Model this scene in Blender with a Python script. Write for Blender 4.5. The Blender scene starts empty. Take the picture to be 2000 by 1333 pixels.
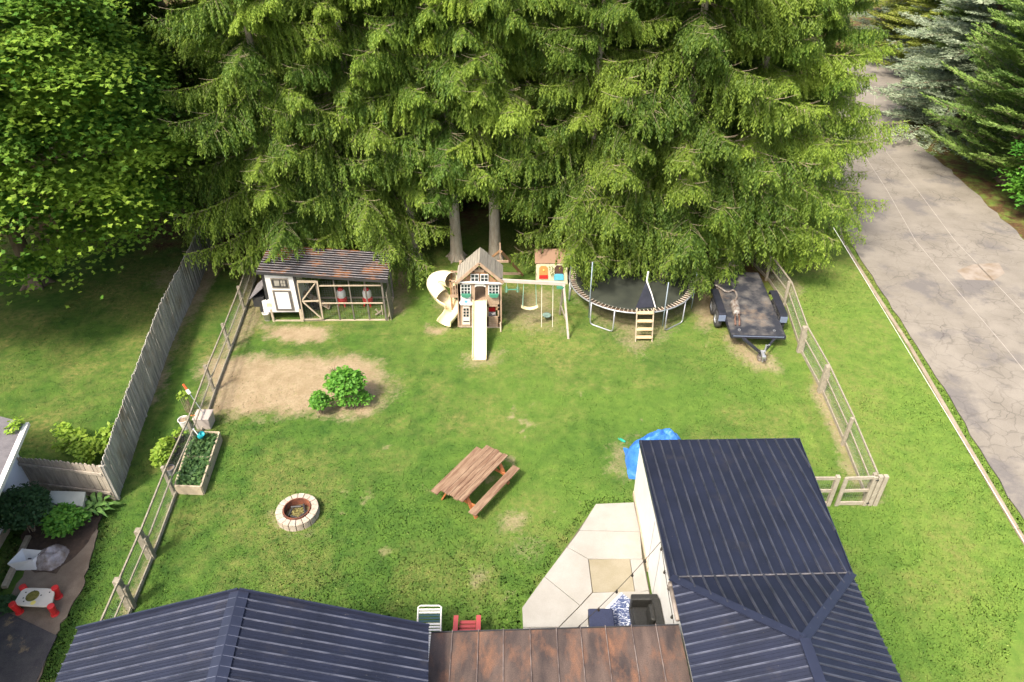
import bpy, bmesh, math, random
import numpy as np
from mathutils import Vector, Matrix
R = math.radians
random.seed(7); rng = np.random.default_rng(11)
SC = bpy.context.scene
# ------------------------------------------------------------------ camera
CAMH, F, PITCH, ROLL = 15.0, 1400.0, R(36.07), R(0.456)
cam = bpy.data.cameras.new('camera'); camo = bpy.data.objects.new('camera', cam)
SC.collection.objects.link(camo); SC.camera = camo
cam.sensor_width = 36; cam.lens = 36*F/2000; cam.clip_end = 3000; cam.clip_start = 0.1
fw = Vector((0, math.cos(PITCH), -math.sin(PITCH))); up0 = Vector((0, math.sin(PITCH), math.cos(PITCH))); rt0 = Vector((1, 0, 0))
cr, sr = math.cos(ROLL), math.sin(ROLL)
# image x axis a, image y axis b such that world-down appears at (+sin roll, -cos roll)
ax = rt0*cr - up0*sr; ay = rt0*sr + up0*cr
M = Matrix(((ax.x, ay.x, -fw.x, 0), (ax.y, ay.y, -fw.y, 0), (ax.z, ay.z, -fw.z, CAMH), (0, 0, 0, 1)))
camo.matrix_world = M
# ------------------------------------------------------------------ sky and sun
SUN = Vector((-0.47, -0.60, 1.02)).normalized()
w = bpy.data.worlds.new('World'); SC.world = w; w.use_nodes = True
nt = w.node_tree; bg = nt.nodes['Background']; sk = nt.nodes.new('ShaderNodeTexSky')
sk.sky_type = 'NISHITA'; sk.sun_disc = False
sk.sun_elevation = math.asin(SUN.z); sk.sun_rotation = math.atan2(SUN.x, SUN.y)
sk.air_density = 0.9; sk.dust_density = 5.0; sk.ozone_density = 0.6
nt.links.new(sk.outputs[0], bg.inputs[0]); bg.inputs[1].default_value = 0.15
sl = bpy.data.lights.new('sun', 'SUN'); sl.energy = 2.7; sl.angle = R(9.0); sl.color = (1.0, 0.93, 0.80)
so = bpy.data.objects.new('sun', sl); SC.collection.objects.link(so); so.rotation_euler = SUN.to_track_quat('Z', 'Y').to_euler()
SC.view_settings.view_transform = 'Standard'; SC.view_settings.look = 'None'
SC.view_settings.exposure = 1.27; SC.view_settings.gamma = 1.0
SC.render.resolution_x = 1024; SC.render.resolution_y = 682

# ------------------------------------------------------------------ measuring helpers (photo pixel + known height or depth -> place in the world)
def ray(px, py):
    x, y = (px-1000)/F, -(py-666.5)/F
    return ax*x + ay*y + fw
def P(px, py, z=0.0):
    d = ray(px, py); t = (z-CAMH)/d.z
    return Vector((d.x*t, d.y*t, z))
def PY(px, py, Y):
    d = ray(px, py); t = Y/d.y
    return Vector((d.x*t, Y, CAMH+d.z*t))
# ------------------------------------------------------------------ object helpers
COL = SC.collection
class MB:
    def __init__(s): s.v = []; s.f = []
    def add(s, vs, fs):
        o = len(s.v); s.v += [tuple(v) for v in vs]; s.f += [tuple(i+o for i in f) for f in fs]; return s
    def box(s, x0, x1, y0, y1, z0, z1):
        return s.add([(x0,y0,z0),(x1,y0,z0),(x1,y1,z0),(x0,y1,z0),(x0,y0,z1),(x1,y0,z1),(x1,y1,z1),(x0,y1,z1)],
                     [(0,3,2,1),(4,5,6,7),(0,1,5,4),(1,2,6,5),(2,3,7,6),(3,0,4,7)])
    def beam(s, p, q, wd, h, up=(0,0,1)):
        p, q = Vector(p), Vector(q); d = (q-p).normalized(); up = Vector(up)
        if abs(d.dot(up)) > .98: up = Vector((0,1,0)) if abs(d.y) < .9 else Vector((1,0,0))
        a = d.cross(up).normalized(); b = a.cross(d).normalized(); a = a*wd/2; b = b*h/2
        return s.add([p-a-b, p+a-b, p+a+b, p-a+b, q-a-b, q+a-b, q+a+b, q-a+b],
                     [(0,1,2,3),(7,6,5,4),(4,5,1,0),(5,6,2,1),(6,7,3,2),(7,4,0,3)])
    def tube(s, pts, r, n=8, caps=True):
        pts = [Vector(p) for p in pts]; rs = r if isinstance(r, (list, tuple)) else [r]*len(pts)
        rings = []; prev = None
        for i, p in enumerate(pts):
            d = (pts[min(i+1, len(pts)-1)]-pts[max(i-1, 0)]).normalized()
            if prev is None:
                a = d.cross(Vector((0,0,1))); a = a.normalized() if a.length > .05 else Vector((1,0,0))
            else:
                a = (prev - d*prev.dot(d)).normalized()
            prev = a; b = d.cross(a)
            rings.append([p+(a*math.cos(2*math.pi*k/n)+b*math.sin(2*math.pi*k/n))*rs[i] for k in range(n)])
        fs = []
        for i in range(len(pts)-1):
            for k in range(n): fs.append((i*n+k, i*n+(k+1)%n, (i+1)*n+(k+1)%n, (i+1)*n+k))
        if caps: fs += [tuple(range(n))[::-1], tuple((len(pts)-1)*n+k for k in range(n))]
        return s.add([v for rr in rings for v in rr], fs)
    def prism(s, poly, z0, z1):
        n = len(poly); a = sum(poly[i][0]*poly[(i+1)%n][1]-poly[(i+1)%n][0]*poly[i][1] for i in range(n))
        if a < 0: poly = poly[::-1]
        return s.add([(p[0],p[1],z0) for p in poly]+[(p[0],p[1],z1) for p in poly],
                     [tuple(range(n))[::-1], tuple(range(n, 2*n))]+[(i,(i+1)%n,n+(i+1)%n,n+i) for i in range(n)])
    def slab(s, pts, t):   # polygon in space given thickness t along minus its normal
        pts = [Vector(p) for p in pts]; nn = Vector((0,0,0))
        for i in range(len(pts)): nn += (pts[i]-pts[0]).cross(pts[(i+1)%len(pts)]-pts[0])
        nn.normalize(); n = len(pts)
        return s.add([p-nn*t for p in pts]+pts, [tuple(range(n))[::-1], tuple(range(n, 2*n))]+[(i,(i+1)%n,n+(i+1)%n,n+i) for i in range(n)])
    def lathe(s, prof, c=(0,0,0), n=20, a0=0, a1=2*math.pi):
        full = abs(a1-a0-2*math.pi) < 1e-4; m = n if full else n+1
        vs = []
        for r, z in prof:
            for k in range(m):
                a = a0+(a1-a0)*k/n; vs.append((c[0]+r*math.cos(a), c[1]+r*math.sin(a), c[2]+z))
        fs = []
        for i in range(len(prof)-1):
            for k in range(n):
                k2 = (k+1)%m; fs.append((i*m+k, i*m+k2, (i+1)*m+k2, (i+1)*m+k))
        return s.add(vs, fs)
    def xf(s, mat): s.v = [tuple(mat @ Vector(v)) for v in s.v]; return s
    def build(s, name, mat, parent=None, smooth=False, bevel=0, base=None):
        if parent is not None:
            o = Vector((0,0,0)); q = parent
            while q: o += q.location; q = q.parent
        else:
            vv = np.array(s.v); o = Vector(base) if base else Vector((vv[:,0].mean(), vv[:,1].mean(), vv[:,2].min()))
        me = bpy.data.meshes.new(name); me.from_pydata([(v[0]-o.x, v[1]-o.y, v[2]-o.z) for v in s.v], [], s.f); me.update()
        ob = bpy.data.objects.new(name, me); COL.objects.link(ob)
        if parent is not None: ob.parent = parent
        else: ob.location = o
        me.materials.append(mat)
        if smooth:
            for p in me.polygons: p.use_smooth = True
        if bevel:
            m = ob.modifiers.new('bevel', 'BEVEL'); m.width = bevel; m.segments = 2; m.limit_method = 'ANGLE'
        return ob
def tag(o, label=None, cat=None, group=None, kind=None):
    if label: o['label'] = label
    if cat: o['category'] = cat
    if group: o['group'] = group
    if kind: o['kind'] = kind
    return o
def thing(name, loc, label, cat, group=None, rz=0):
    o = bpy.data.objects.new(name, None); COL.objects.link(o); o.location = loc; o.rotation_euler = (0,0,rz)
    o.empty_display_size = .3
    return tag(o, label, cat, group)
def place(o, loc, rz=0): o.location = loc; o.rotation_euler = (0,0,rz)
def dup(root, loc, rz, label, group=None):
    r = root.copy(); COL.objects.link(r); r.location = loc; r.rotation_euler = (0,0,rz); r['label'] = label
    if group: r['group'] = group
    for ch in list(root.children):
        c = ch.copy(); COL.objects.link(c); c.parent = r
        for g in list(ch.children):
            d = g.copy(); COL.objects.link(d); d.parent = c
    return r
# ------------------------------------------------------------------ materials
def mat(name, c1, c2=None, scale=(4,4,4), rough=.7, bump=0, metal=0, detail=6, lo=.35, hi=.65, c3=None, s3=1.2, lo3=.5, hi3=.62, spec=.4, bscale=None, fine=0, coat=0, speck=None):
    m = bpy.data.materials.new(name); m.use_nodes = True; t = m.node_tree; N, Lk = t.nodes, t.links
    b = N['Principled BSDF']; b.inputs['Roughness'].default_value = rough; b.inputs['Metallic'].default_value = metal
    b.inputs['Specular IOR Level'].default_value = spec; b.inputs['Coat Weight'].default_value = coat
    b.inputs['Base Color'].default_value = (*c1, 1)
    tc = N.new('ShaderNodeTexCoord')
    def noise(sc, det=detail, r=.6):
        mp = N.new('ShaderNodeMapping'); mp.inputs['Scale'].default_value = sc; Lk.new(tc.outputs['Object'], mp.inputs[0])
        n = N.new('ShaderNodeTexNoise'); n.inputs['Scale'].default_value = 1; n.inputs['Detail'].default_value = det; n.inputs['Roughness'].default_value = r
        Lk.new(mp.outputs[0], n.inputs['Vector']); return n
    def ramp(n, a, z):
        r = N.new('ShaderNodeMapRange'); r.inputs[1].default_value = a; r.inputs[2].default_value = z; Lk.new(n.outputs[0], r.inputs[0]); return r
    def mix(a, b_, f):
        x = N.new('ShaderNodeMix'); x.data_type = 'RGBA'; Lk.new(f, x.inputs[0])
        for k, q in ((6, a), (7, b_)):
            if isinstance(q, tuple): x.inputs[k].default_value = (*q, 1)
            else: Lk.new(q, x.inputs[k])
        return x.outputs[2]
    cur = c1
    if c2: n1 = noise(scale); cur = mix(cur, c2, ramp(n1, lo, hi).outputs[0])
    if c3: cur = mix(cur, c3, ramp(noise(s3 if isinstance(s3, tuple) else (s3,)*3, 8, .65), lo3, hi3).outputs[0])
    if speck: cur = mix(cur, speck, ramp(noise((17,17,17), 3, .7), .70, .74).outputs[0])
    if fine:
        nf = noise((60,60,60), 2); v = N.new('ShaderNodeMapRange'); v.inputs[1].default_value=.3; v.inputs[2].default_value=.7; v.inputs[3].default_value=1-fine; v.inputs[4].default_value=1+fine
        Lk.new(nf.outputs[0], v.inputs[0]); mm = N.new('ShaderNodeVectorMath'); mm.operation='SCALE'
        if isinstance(cur, tuple): mm.inputs[0].default_value = cur
        else: Lk.new(cur, mm.inputs[0])
        Lk.new(v.outputs[0], mm.inputs['Scale']); cur = mm.outputs[0]
    if not isinstance(cur, tuple): Lk.new(cur, b.inputs['Base Color'])
    if bump:
        nb = noise(bscale or tuple(k*2.5 for k in scale)); bp = N.new('ShaderNodeBump'); bp.inputs['Strength'].default_value = bump; bp.inputs['Distance'].default_value = .02
        Lk.new(nb.outputs[0], bp.inputs['Height']); Lk.new(bp.outputs[0], b.inputs['Normal'])
    return m
MT = {}
MT['ribnavy'] = mat('highlight_navy_rib', (.10,.108,.145), (.03,.035,.055), (3,3,3), rough=.4, spec=.6)  # sun glint along the rib edges painted as a lighter navy
MT['ribdark'] = mat('dim_highlight_rib', (.052,.056,.075), (.025,.028,.038), (3,3,3), rough=.35, spec=.6)  # weaker edge glint painted on ribs of slopes facing away from the sun
MT['navy'] = mat('navy_metal', (.014,.0175,.035), (.010,.0125,.024), (1.2,1.2,1.2), rough=.5, spec=.35, c3=(.035,.032,.034), s3=1.4, lo3=.58, hi3=.85, bump=.05, speck=(.11,.10,.085), fine=.12)
MT['navy_trim'] = mat('navy_trim', (.019,.023,.043), (.015,.018,.034), (3,3,3), rough=.4, spec=.5)
MT['blackroof'] = mat('black_metal', (.010,.010,.014), (.022,.017,.014), (2.5,2.5,2.5), rough=.8, spec=.12, c3=(.17,.065,.02), s3=1.2, lo3=.50, hi3=.60, detail=9, fine=.3)
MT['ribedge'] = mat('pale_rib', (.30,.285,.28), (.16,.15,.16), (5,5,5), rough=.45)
MT['rust'] = mat('rusty_steel', (.036,.026,.023), (.115,.078,.060), (2.6,.9,1), rough=.6, detail=10, lo=.36, hi=.72, c3=(.17,.082,.045), s3=(3.0,1.5,1), lo3=.48, hi3=.72, speck=(.03,.02,.018), bump=.15, fine=.3)
MT['seam'] = mat('seam', (.20,.16,.14), (.07,.05,.045), (6,6,6), rough=.5)
MT['white'] = mat('white_paint', (.68,.665,.63), (.60,.585,.55), (2,2,2), rough=.6)
MT['siding'] = mat('pale_siding', (.80,.81,.83), (.74,.75,.78), (1,1,1), rough=.5)
MT['black'] = mat('black_paint', (.025,.025,.028), (.04,.038,.036), (5,5,5), rough=.5)
MT['greywood'] = mat('grey_wood', (.17,.145,.105), (.28,.25,.195), (10,10,10), rough=.85, bump=.3, fine=.15)
MT['palewood'] = mat('pale_wood', (.42,.35,.25), (.33,.27,.19), (6,6,6), rough=.8, bump=.2, fine=.1)
MT['board'] = mat('weathered_boards', (.17,.162,.145), (.46,.435,.38), (9,9,.9), rough=.9, bump=.4, lo=.3, hi=.7, c3=(.20,.15,.09), s3=.8, lo3=.55, hi3=.75, fine=.15)
MT['boardb'] = mat('weathered_boards_pale', (.40,.345,.275), (.27,.235,.19), (9,9,1.3), rough=.9, bump=.4, c3=(.16,.13,.10), s3=1.2, lo3=.55, hi3=.7, fine=.12)
MT['cedar'] = mat('cedar', (.33,.19,.095), (.24,.13,.065), (8,8,2), rough=.8, bump=.2, fine=.1)
MT['cedarpale'] = mat('faded_cedar', (.37,.265,.185), (.29,.195,.125), (10,10,3), rough=.8, bump=.2, fine=.1)
MT['roofplank'] = mat('grey_roof_planks', (.20,.18,.15), (.29,.265,.215), (14,1.5,14), rough=.9, bump=.3, fine=.12)
MT['redwood'] = mat('stained_table_wood', (.135,.072,.043), (.27,.185,.118), (14,1.6,14), rough=.75, bump=.35, lo=.38, hi=.68, fine=.15)
MT['orangewood'] = mat('orange_wood', (.42,.15,.05), (.33,.11,.04), (8,8,8), rough=.7)
MT['cream'] = mat('cream_plastic', (.60,.50,.27), (.66,.57,.36), (1.5,1.5,1.5), rough=.35, spec=.5)
MT['creamlite'] = mat('pale_cream_plastic', (.64,.57,.40), rough=.35, spec=.5)
MT['green'] = mat('green_plastic', (.05,.20,.13), rough=.5)
MT['orange'] = mat('orange_plastic', (.75,.25,.08), rough=.5)
MT['red'] = mat('red_plastic', (.60,.02,.02), (.52,.03,.03), (3,3,3), rough=.4)
MT['coral'] = mat('coral_red_plastic', (.40,.07,.07), (.34,.06,.06), (3,3,3), rough=.5)
MT['skyblue'] = mat('blue_plastic', (.12,.45,.60), rough=.5)
MT['teal'] = mat('teal_plastic', (.02,.32,.36), rough=.4)
MT['tarp'] = mat('blue_tarp', (.022,.12,.46), (.05,.19,.52), (3,3,3), rough=.5, bump=.9, bscale=(7,7,7), c3=(.13,.26,.50), s3=3.0, lo3=.60, hi3=.72)
MT['steel'] = mat('galvanised_steel', (.45,.46,.48), (.35,.36,.38), (6,6,6), rough=.4, metal=.6)
MT['mat'] = mat('trampoline_mat', (.022,.026,.020), (.04,.045,.032), (1.2,1.2,1.2), rough=.7, fine=.2, detail=8)
MT['padrust'] = mat('rusty_pad', (.12,.07,.04), (.05,.04,.035), (6,6,6), rough=.8)
MT['netcloth'] = mat('black_net_cloth', (.012,.014,.022), (.02,.022,.035), (5,5,5), rough=.8)
MT['bluepole'] = mat('pale_blue_foam', (.26,.33,.38), (.2,.23,.26), (9,9,2), rough=.6)
MT['deck'] = mat('trailer_deck', (.022,.024,.032), (.13,.12,.11), (1.8,1.8,1.8), rough=.7, detail=9, lo=.42, hi=.68, c3=(.19,.14,.10), s3=1.0, lo3=.56, hi3=.74, bump=.3, fine=.2)
MT['fender'] = mat('black_steel', (.018,.02,.028), (.03,.03,.04), (4,4,4), rough=.35)
MT['fendergrey'] = mat('grey_blue_steel', (.14,.17,.24), rough=.5)
MT['rubber'] = mat('rubber', (.03,.03,.032), (.06,.058,.055), (8,8,8), rough=.8)
MT['exhaust'] = mat('rusty_exhaust', (.11,.075,.055), (.27,.255,.235), (9,9,9), rough=.6, bump=.3)
MT['exhaustred'] = mat('rusty_pipe', (.10,.05,.035), (.17,.10,.07), (9,9,9), rough=.7)
MT['stone'] = mat('pale_stone_block', (.31,.255,.20), (.42,.36,.295), (6,6,6), rough=.9, bump=.4, fine=.12)
MT['rustring'] = mat('rusty_ring', (.20,.065,.03), (.09,.035,.025), (7,7,7), rough=.8)
MT['ash'] = mat('ash_and_grass', (.20,.16,.07), (.045,.035,.025), (11,11,11), rough=.95, bump=.6)
MT['concrete'] = mat('pale_concrete', (.315,.30,.272), (.265,.25,.222), (1.3,1.3,1.3), rough=.85, fine=.06, bump=.06, c3=(.29,.265,.215), s3=1.1, lo3=.58, hi3=.75)
MT['concretetan'] = mat('tan_concrete', (.26,.23,.165), (.22,.19,.125), (2,2,2), rough=.9, fine=.1, bump=.1)
MT['joint'] = mat('dark_joint', (.10,.085,.06), rough=.95)
MT['navyfab'] = mat('navy_fabric', (.018,.024,.055), (.024,.03,.065), (4,4,4), rough=.75, fine=.2)
MT['blackwicker'] = mat('black_wicker', (.014,.014,.013), (.024,.023,.02), (20,20,20), rough=.5, bump=.4)
MT['shingle'] = mat('grey_shingle', (.13,.12,.125), (.18,.165,.17), (6,6,6), rough=.9, fine=.15)
MT['taupe'] = mat('taupe_plastic', (.46,.40,.36), (.42,.36,.32), (2,2,2), rough=.5)
MT['boxgrey'] = mat('grey_green_lid', (.40,.42,.37), (.34,.36,.31), (2,2,2), rough=.6)
MT['soil'] = mat('dark_soil', (.05,.035,.025), (.09,.06,.04), (9,9,9), rough=.95, bump=.5)
MT['clear'] = mat('cloudy_plastic', (.34,.30,.29), (.18,.14,.12), (6,6,6), rough=.2, spec=.7, bump=.6)
MT['yellow'] = mat('yellow_paint', (.75,.62,.15), rough=.5)
MT['glassdark'] = mat('dark_glass', (.03,.035,.04), rough=.12, spec=.6)
MT['bark'] = mat('spruce_bark', (.29,.24,.18), (.43,.375,.30), (7,7,2), rough=.95, bump=.8, fine=.2)
MT['barkb'] = mat('brown_bark', (.10,.07,.045), (.16,.12,.08), (7,7,2), rough=.95, bump=.8)
MT['wire'] = mat('galvanised_wire', (.30,.32,.29), rough=.5)
MT['twig'] = mat('twig', (.21,.16,.10), (.33,.27,.19), (9,9,9), rough=.9)
MT['cable'] = mat('white_cable', (.80,.80,.78), rough=.5)
MT['darkcable'] = mat('dark_cable', (.03,.025,.02), rough=.6)
# rug
def rugmat():
    m = bpy.data.materials.new('patterned_rug'); m.use_nodes = True; t = m.node_tree; N, Lk = t.nodes, t.links; b = N['Principled BSDF']; b.inputs['Roughness'].default_value=.95
    tc = N.new('ShaderNodeTexCoord'); mp = N.new('ShaderNodeMapping'); mp.inputs['Scale'].default_value=(9,22,1); mp.inputs['Rotation'].default_value=(0,0,R(18)); Lk.new(tc.outputs['Object'], mp.inputs[0])
    n = N.new('ShaderNodeTexNoise'); n.inputs['Scale'].default_value=1.0; n.inputs['Detail'].default_value=3; n.inputs['Distortion'].default_value=1.8; Lk.new(mp.outputs[0], n.inputs['Vector'])
    r = N.new('ShaderNodeValToRGB'); r.color_ramp.elements[0].position=.52; r.color_ramp.elements[0].color=(.05,.07,.15,1); r.color_ramp.elements[1].position=.60; r.color_ramp.elements[1].color=(.62,.65,.72,1)
    Lk.new(n.outputs[0], r.inputs[0]); Lk.new(r.outputs[0], b.inputs['Base Color']); return m
MT['rug'] = rugmat()
def leafmat(name, ca, cb, trans=.35, rough=.55, attr='tint'):
    m = bpy.data.materials.new(name); m.use_nodes = True; t = m.node_tree; N, Lk = t.nodes, t.links
    b = N['Principled BSDF']; out = N['Material Output']; b.inputs['Roughness'].default_value = rough; b.inputs['Specular IOR Level'].default_value=.25
    a = N.new('ShaderNodeAttribute'); a.attribute_name = attr
    oi = N.new('ShaderNodeObjectInfo'); 
    x = N.new('ShaderNodeMix'); x.data_type='RGBA'; x.inputs[6].default_value=(*ca,1); x.inputs[7].default_value=(*cb,1); Lk.new(a.outputs['Fac'], x.inputs[0])
    hv = N.new('ShaderNodeHueSaturation'); mr = N.new('ShaderNodeMapRange'); mr.inputs[3].default_value=.85; mr.inputs[4].default_value=1.15; Lk.new(oi.outputs['Random'], mr.inputs[0]); Lk.new(mr.outputs[0], hv.inputs['Value'])
    Lk.new(x.outputs[2], hv.inputs['Color']); Lk.new(hv.outputs[0], b.inputs['Base Color'])
    tr = N.new('ShaderNodeBsdfTranslucent'); Lk.new(hv.outputs[0], tr.inputs[0])
    ms = N.new('ShaderNodeMixShader'); ms.inputs[0].default_value = trans; Lk.new(b.outputs[0], ms.inputs[1]); Lk.new(tr.outputs[0], ms.inputs[2]); Lk.new(ms.outputs[0], out.inputs[0])
    return m
MT['spruce'] = leafmat('spruce_needles', (.086,.162,.025), (.29,.395,.056), trans=.5)
MT['bluespruce'] = leafmat('blue_spruce_needles', (.15,.20,.12), (.36,.42,.28))
MT['darkfir'] = leafmat('dark_fir_needles', (.095,.17,.038), (.21,.31,.07))
MT['yellowfir'] = leafmat('yellow_green_needles', (.15,.20,.03), (.30,.33,.06))
MT['maple'] = leafmat('maple_leaves', (.120,.265,.036), (.38,.54,.066), trans=.5)
MT['bush'] = leafmat('bright_shrub_leaves', (.065,.21,.025), (.17,.38,.045), trans=.4)
MT['darkbush'] = leafmat('dark_shrub_leaves', (.030,.075,.025), (.07,.14,.05))
MT['lime'] = leafmat('lime_leaves', (.17,.30,.03), (.34,.46,.06), trans=.4)
MT['drygrass'] = leafmat('dry_grass', (.16,.13,.05), (.30,.28,.09))
MT['bedplant'] = leafmat('bed_plant_leaves', (.035,.085,.028), (.10,.18,.05))

# ------------------------------------------------------------------ numpy noise, masks
def vnoise(x, y, seed=0):
    xi = np.floor(x).astype(np.int64); yi = np.floor(y).astype(np.int64); fx = x-xi; fy = y-yi
    fx = fx*fx*(3-2*fx); fy = fy*fy*(3-2*fy)
    def h(a, b):
        n = (a*374761393 + b*668265263 + seed*974634777) & 0xffffffff
        n = ((n ^ (n >> 13))*1274126177) & 0xffffffff
        return ((n ^ (n >> 16)) & 0xffff)/65535.0
    return (h(xi,yi)*(1-fx)+h(xi+1,yi)*fx)*(1-fy)+(h(xi,yi+1)*(1-fx)+h(xi+1,yi+1)*fx)*fy
def fbm(x, y, sc, seed=0, o=4):
    s = 0; a = .5; t = 0
    for i in range(o): s = s+a*vnoise(x*sc, y*sc, seed+i*17); t += a; a *= .55; sc *= 2.1
    return s/t
def sd(x, y, poly):   # signed distance, negative inside
    d = np.full(x.shape, 1e9); ins = np.zeros(x.shape, bool); n = len(poly)
    for i in range(n):
        x0, y0 = poly[i]; x1, y1 = poly[(i+1)%n]; ex, ey = x1-x0, y1-y0
        t = np.clip(((x-x0)*ex+(y-y0)*ey)/(ex*ex+ey*ey+1e-9), 0, 1)
        d = np.minimum(d, np.hypot(x-x0-t*ex, y-y0-t*ey))
        c = ((y0 > y) != (y1 > y)); ins ^= c & (x < ex*(y-y0)/(ey if abs(ey) > 1e-9 else 1e-9)+x0)
    return np.where(ins, -d, d)
def pp(l, z=0): return [(P(a, b, z).x, P(a, b, z).y) for a, b in l]
def sm(v, a, b): t = np.clip((v-a)/(b-a), 0, 1); return t*t*(3-2*t)
_kb = [P(*p) for p in ((1990,1035),(1880,850),(1780,678),(1700,555),(1648,472))]
ROADL = [(12.9,-5),(12.75,7)]+[(p.x,p.y) for p in _kb]+[(15.9,33),(17.4,40),(20.3,48),(24.5,55),(30,62),(37,70)]
ROADR = [(21.2,-5),(21.6,7),(22.0,20),(22.3,28),(22.6,31.6),(22.9,36),(22.8,38.6),(23.9,43.2),(26.3,47.6),(31,54),(36,60),(43,67)]
ROAD = ROADL+ROADR[::-1]
DIRT = [(pp([(405,700),(500,696),(640,697),(740,705),(752,740),(735,795),(700,812),(600,812),(470,818),(410,812),(395,770)]), .38, .82),
        (pp([(515,640),(640,640),(640,665),(560,668),(520,655)]), .3, .95), (pp([(765,500),(800,520),(800,560),(790,610),(765,620)]), .35, .8),
        (pp([(835,640),(875,640),(868,658),(842,656)]), .25, .9), (pp([(990,565),(1090,560),(1095,650),(1010,650),(985,620)]), .5, .55),
        (pp([(1110,560),(1350,560),(1340,610),(1290,660),(1240,690),(1170,630)]), .5, .55), (pp([(1350,545),(1400,560),(1410,620),(1370,640),(1350,600)]), .4, .7),
        (pp([(1410,640),(1450,660),(1500,700),(1510,720),(1470,725),(1420,680)]), .35, .75),
        (pp([(420,410),(465,430),(420,540),(350,650),(300,790),(285,780),(340,620),(400,500)]), .3, .75),
        (pp([(480,480),(530,470),(520,600),(500,640),(430,720),(420,700),(470,600)]), .3, .6),
        (pp([(900,690),(980,690),(975,720),(905,720)]), .3, .55), (pp([(530,1000),(560,1045),(620,1040),(600,1050),(535,1030)]), .2, .7),
        (pp([(985,1010),(1030,1000),(1010,1040),(985,1035)]), .25, .6), (pp([(970,1040),(1060,1060),(1040,1110),(990,1100)]), .4, .35), (pp([(930,1120),(960,1115),(950,1140),(925,1140)]), .25, .55),
        (pp([(1195,870),(1230,850),(1225,930),(1190,925)]), .3, .5), (pp([(1590,720),(1640,810),(1685,950),(1665,960),(1625,850),(1580,760)]), .2, .65),
        (pp([(250,770),(290,640),(300,700),(265,800)]), .3, .45), (pp([(290,530),(360,520),(350,570),(300,560)]), .5, .5),
        (pp([(1640,440),(1670,490),(1760,600),(1850,740),(2010,985),(2030,985),(1850,690),(1740,540),(1690,470)]), .3, .35),
        (pp([(860,560),(900,600),(890,650),(850,600)]), .4, .5), (pp([(1500,505),(1570,560),(1530,600),(1490,520)]), .3, .5),
        (pp([(300,1085),(260,1190),(240,1225),(225,1225),(340,960),(350,960)]), .12, .55),
        (pp([(740,720),(790,735),(770,790),(735,790)]), .4, .4), (pp([(1680,940),(1720,930),(1730,985),(1660,995)]), .2, .5)]
def masks(x, y):
    n1 = fbm(x, y, .9, 3); n2 = fbm(x, y, 3.2, 9); n3 = fbm(x, y, .25, 21); n4 = fbm(x, y, 9., 31, 2)
    dirt = np.zeros(x.shape)
    for poly, soft, amt in DIRT:
        d = sd(x, y, poly)+(n1-.5)*soft*1.8+(n2-.5)*soft*1.8+(n4-.5)*soft*.8
        dirt = np.maximum(dirt, amt*(1-sm(d, -soft*1.4, soft*1.7)))
    # scattered worn spots in the yard
    yard = ((x > -9.6) & (x < 9.6) & (y > 7) & (y < 21)).astype(float)
    spots = sm(fbm(x, y, 1.3, 77)*.55+n2*.3+n4*.15, .57, .72)*.55
    dirt = np.maximum(dirt, spots*np.where(yard > 0, .9, .3)*sm(n3, .40, .60))
    # needle litter under the spruces
    nl = sm(y+(n1-.5)*4-np.interp(x, [-30,-14,-9,-4,0,5,11,13,16,20], [30,27,23.5,27,31,24,24,27,31,60]), -1.5, 2.0)
    road = sd(x, y, ROAD)
    verge = (1-sm(np.abs(road-.8)+(n2-.5)*1.2, .3, 1.2))*(x > 20)
    nl = np.clip(np.maximum(nl, verge*.9), 0, 1)
    nl = np.where((x > 20.5), np.maximum(nl, .35+.65*sm(n1, .3, .6)), nl)
    # dry yellowish grass
    dry = sm(fbm(x, y, .55, 50)*.5+n2*.3+fbm(x, y, 1.6, 91)*.2, .42, .70)*.75
    dry = np.clip(dry+.35*sm(y, 17, 22)*sm(n1, .3, .6)+.35*(x < -11)*sm(n1,.3,.7), 0, 1)
    # sun and soft shade painted into the lawn tone: brighter yellow-green strip beyond the right fence, darker sward to the lower left
    lawn_light = sm(x, 7.5, 10.5)*.9 + (x <= 9)*sm(x+.45*y, 0, 10)*.52*sm(n3, .15, .65)
    # neighbour beds and drive
    return dirt, np.clip(nl, 0, 1), dry, np.clip(lawn_light+(n3-.5)*.3, 0, 1), n2, n4
PATIO = pp([(1163,987),(1238,984),(1283,1222),(1290,1333),(1021,1333),(1019,1190)])
def jag(l, off, amp, seed):
    rr = random.Random(seed); out = []
    for i in range(len(l)-1):
        a, b = Vector(l[i]), Vector(l[i+1]); k = max(1, int((b-a).length/.55)); d = (b-a).normalized(); n = Vector((d.y, -d.x))
        for j in range(k): q = a.lerp(b, j/k)+n*(off+rr.uniform(-amp, amp)); out.append((q.x, q.y))
    return out
ROADV = jag(ROADL, .24, .05, 5)+jag(ROADR, .1, .09, 6)[::-1]
BARE = [pp([(196,985),(185,1060),(160,1150),(105,1245),(70,1340),(-200,1400),(-200,1100),(0,1180),(60,1000),(100,960)]), PATIO, ROADV]

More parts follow.
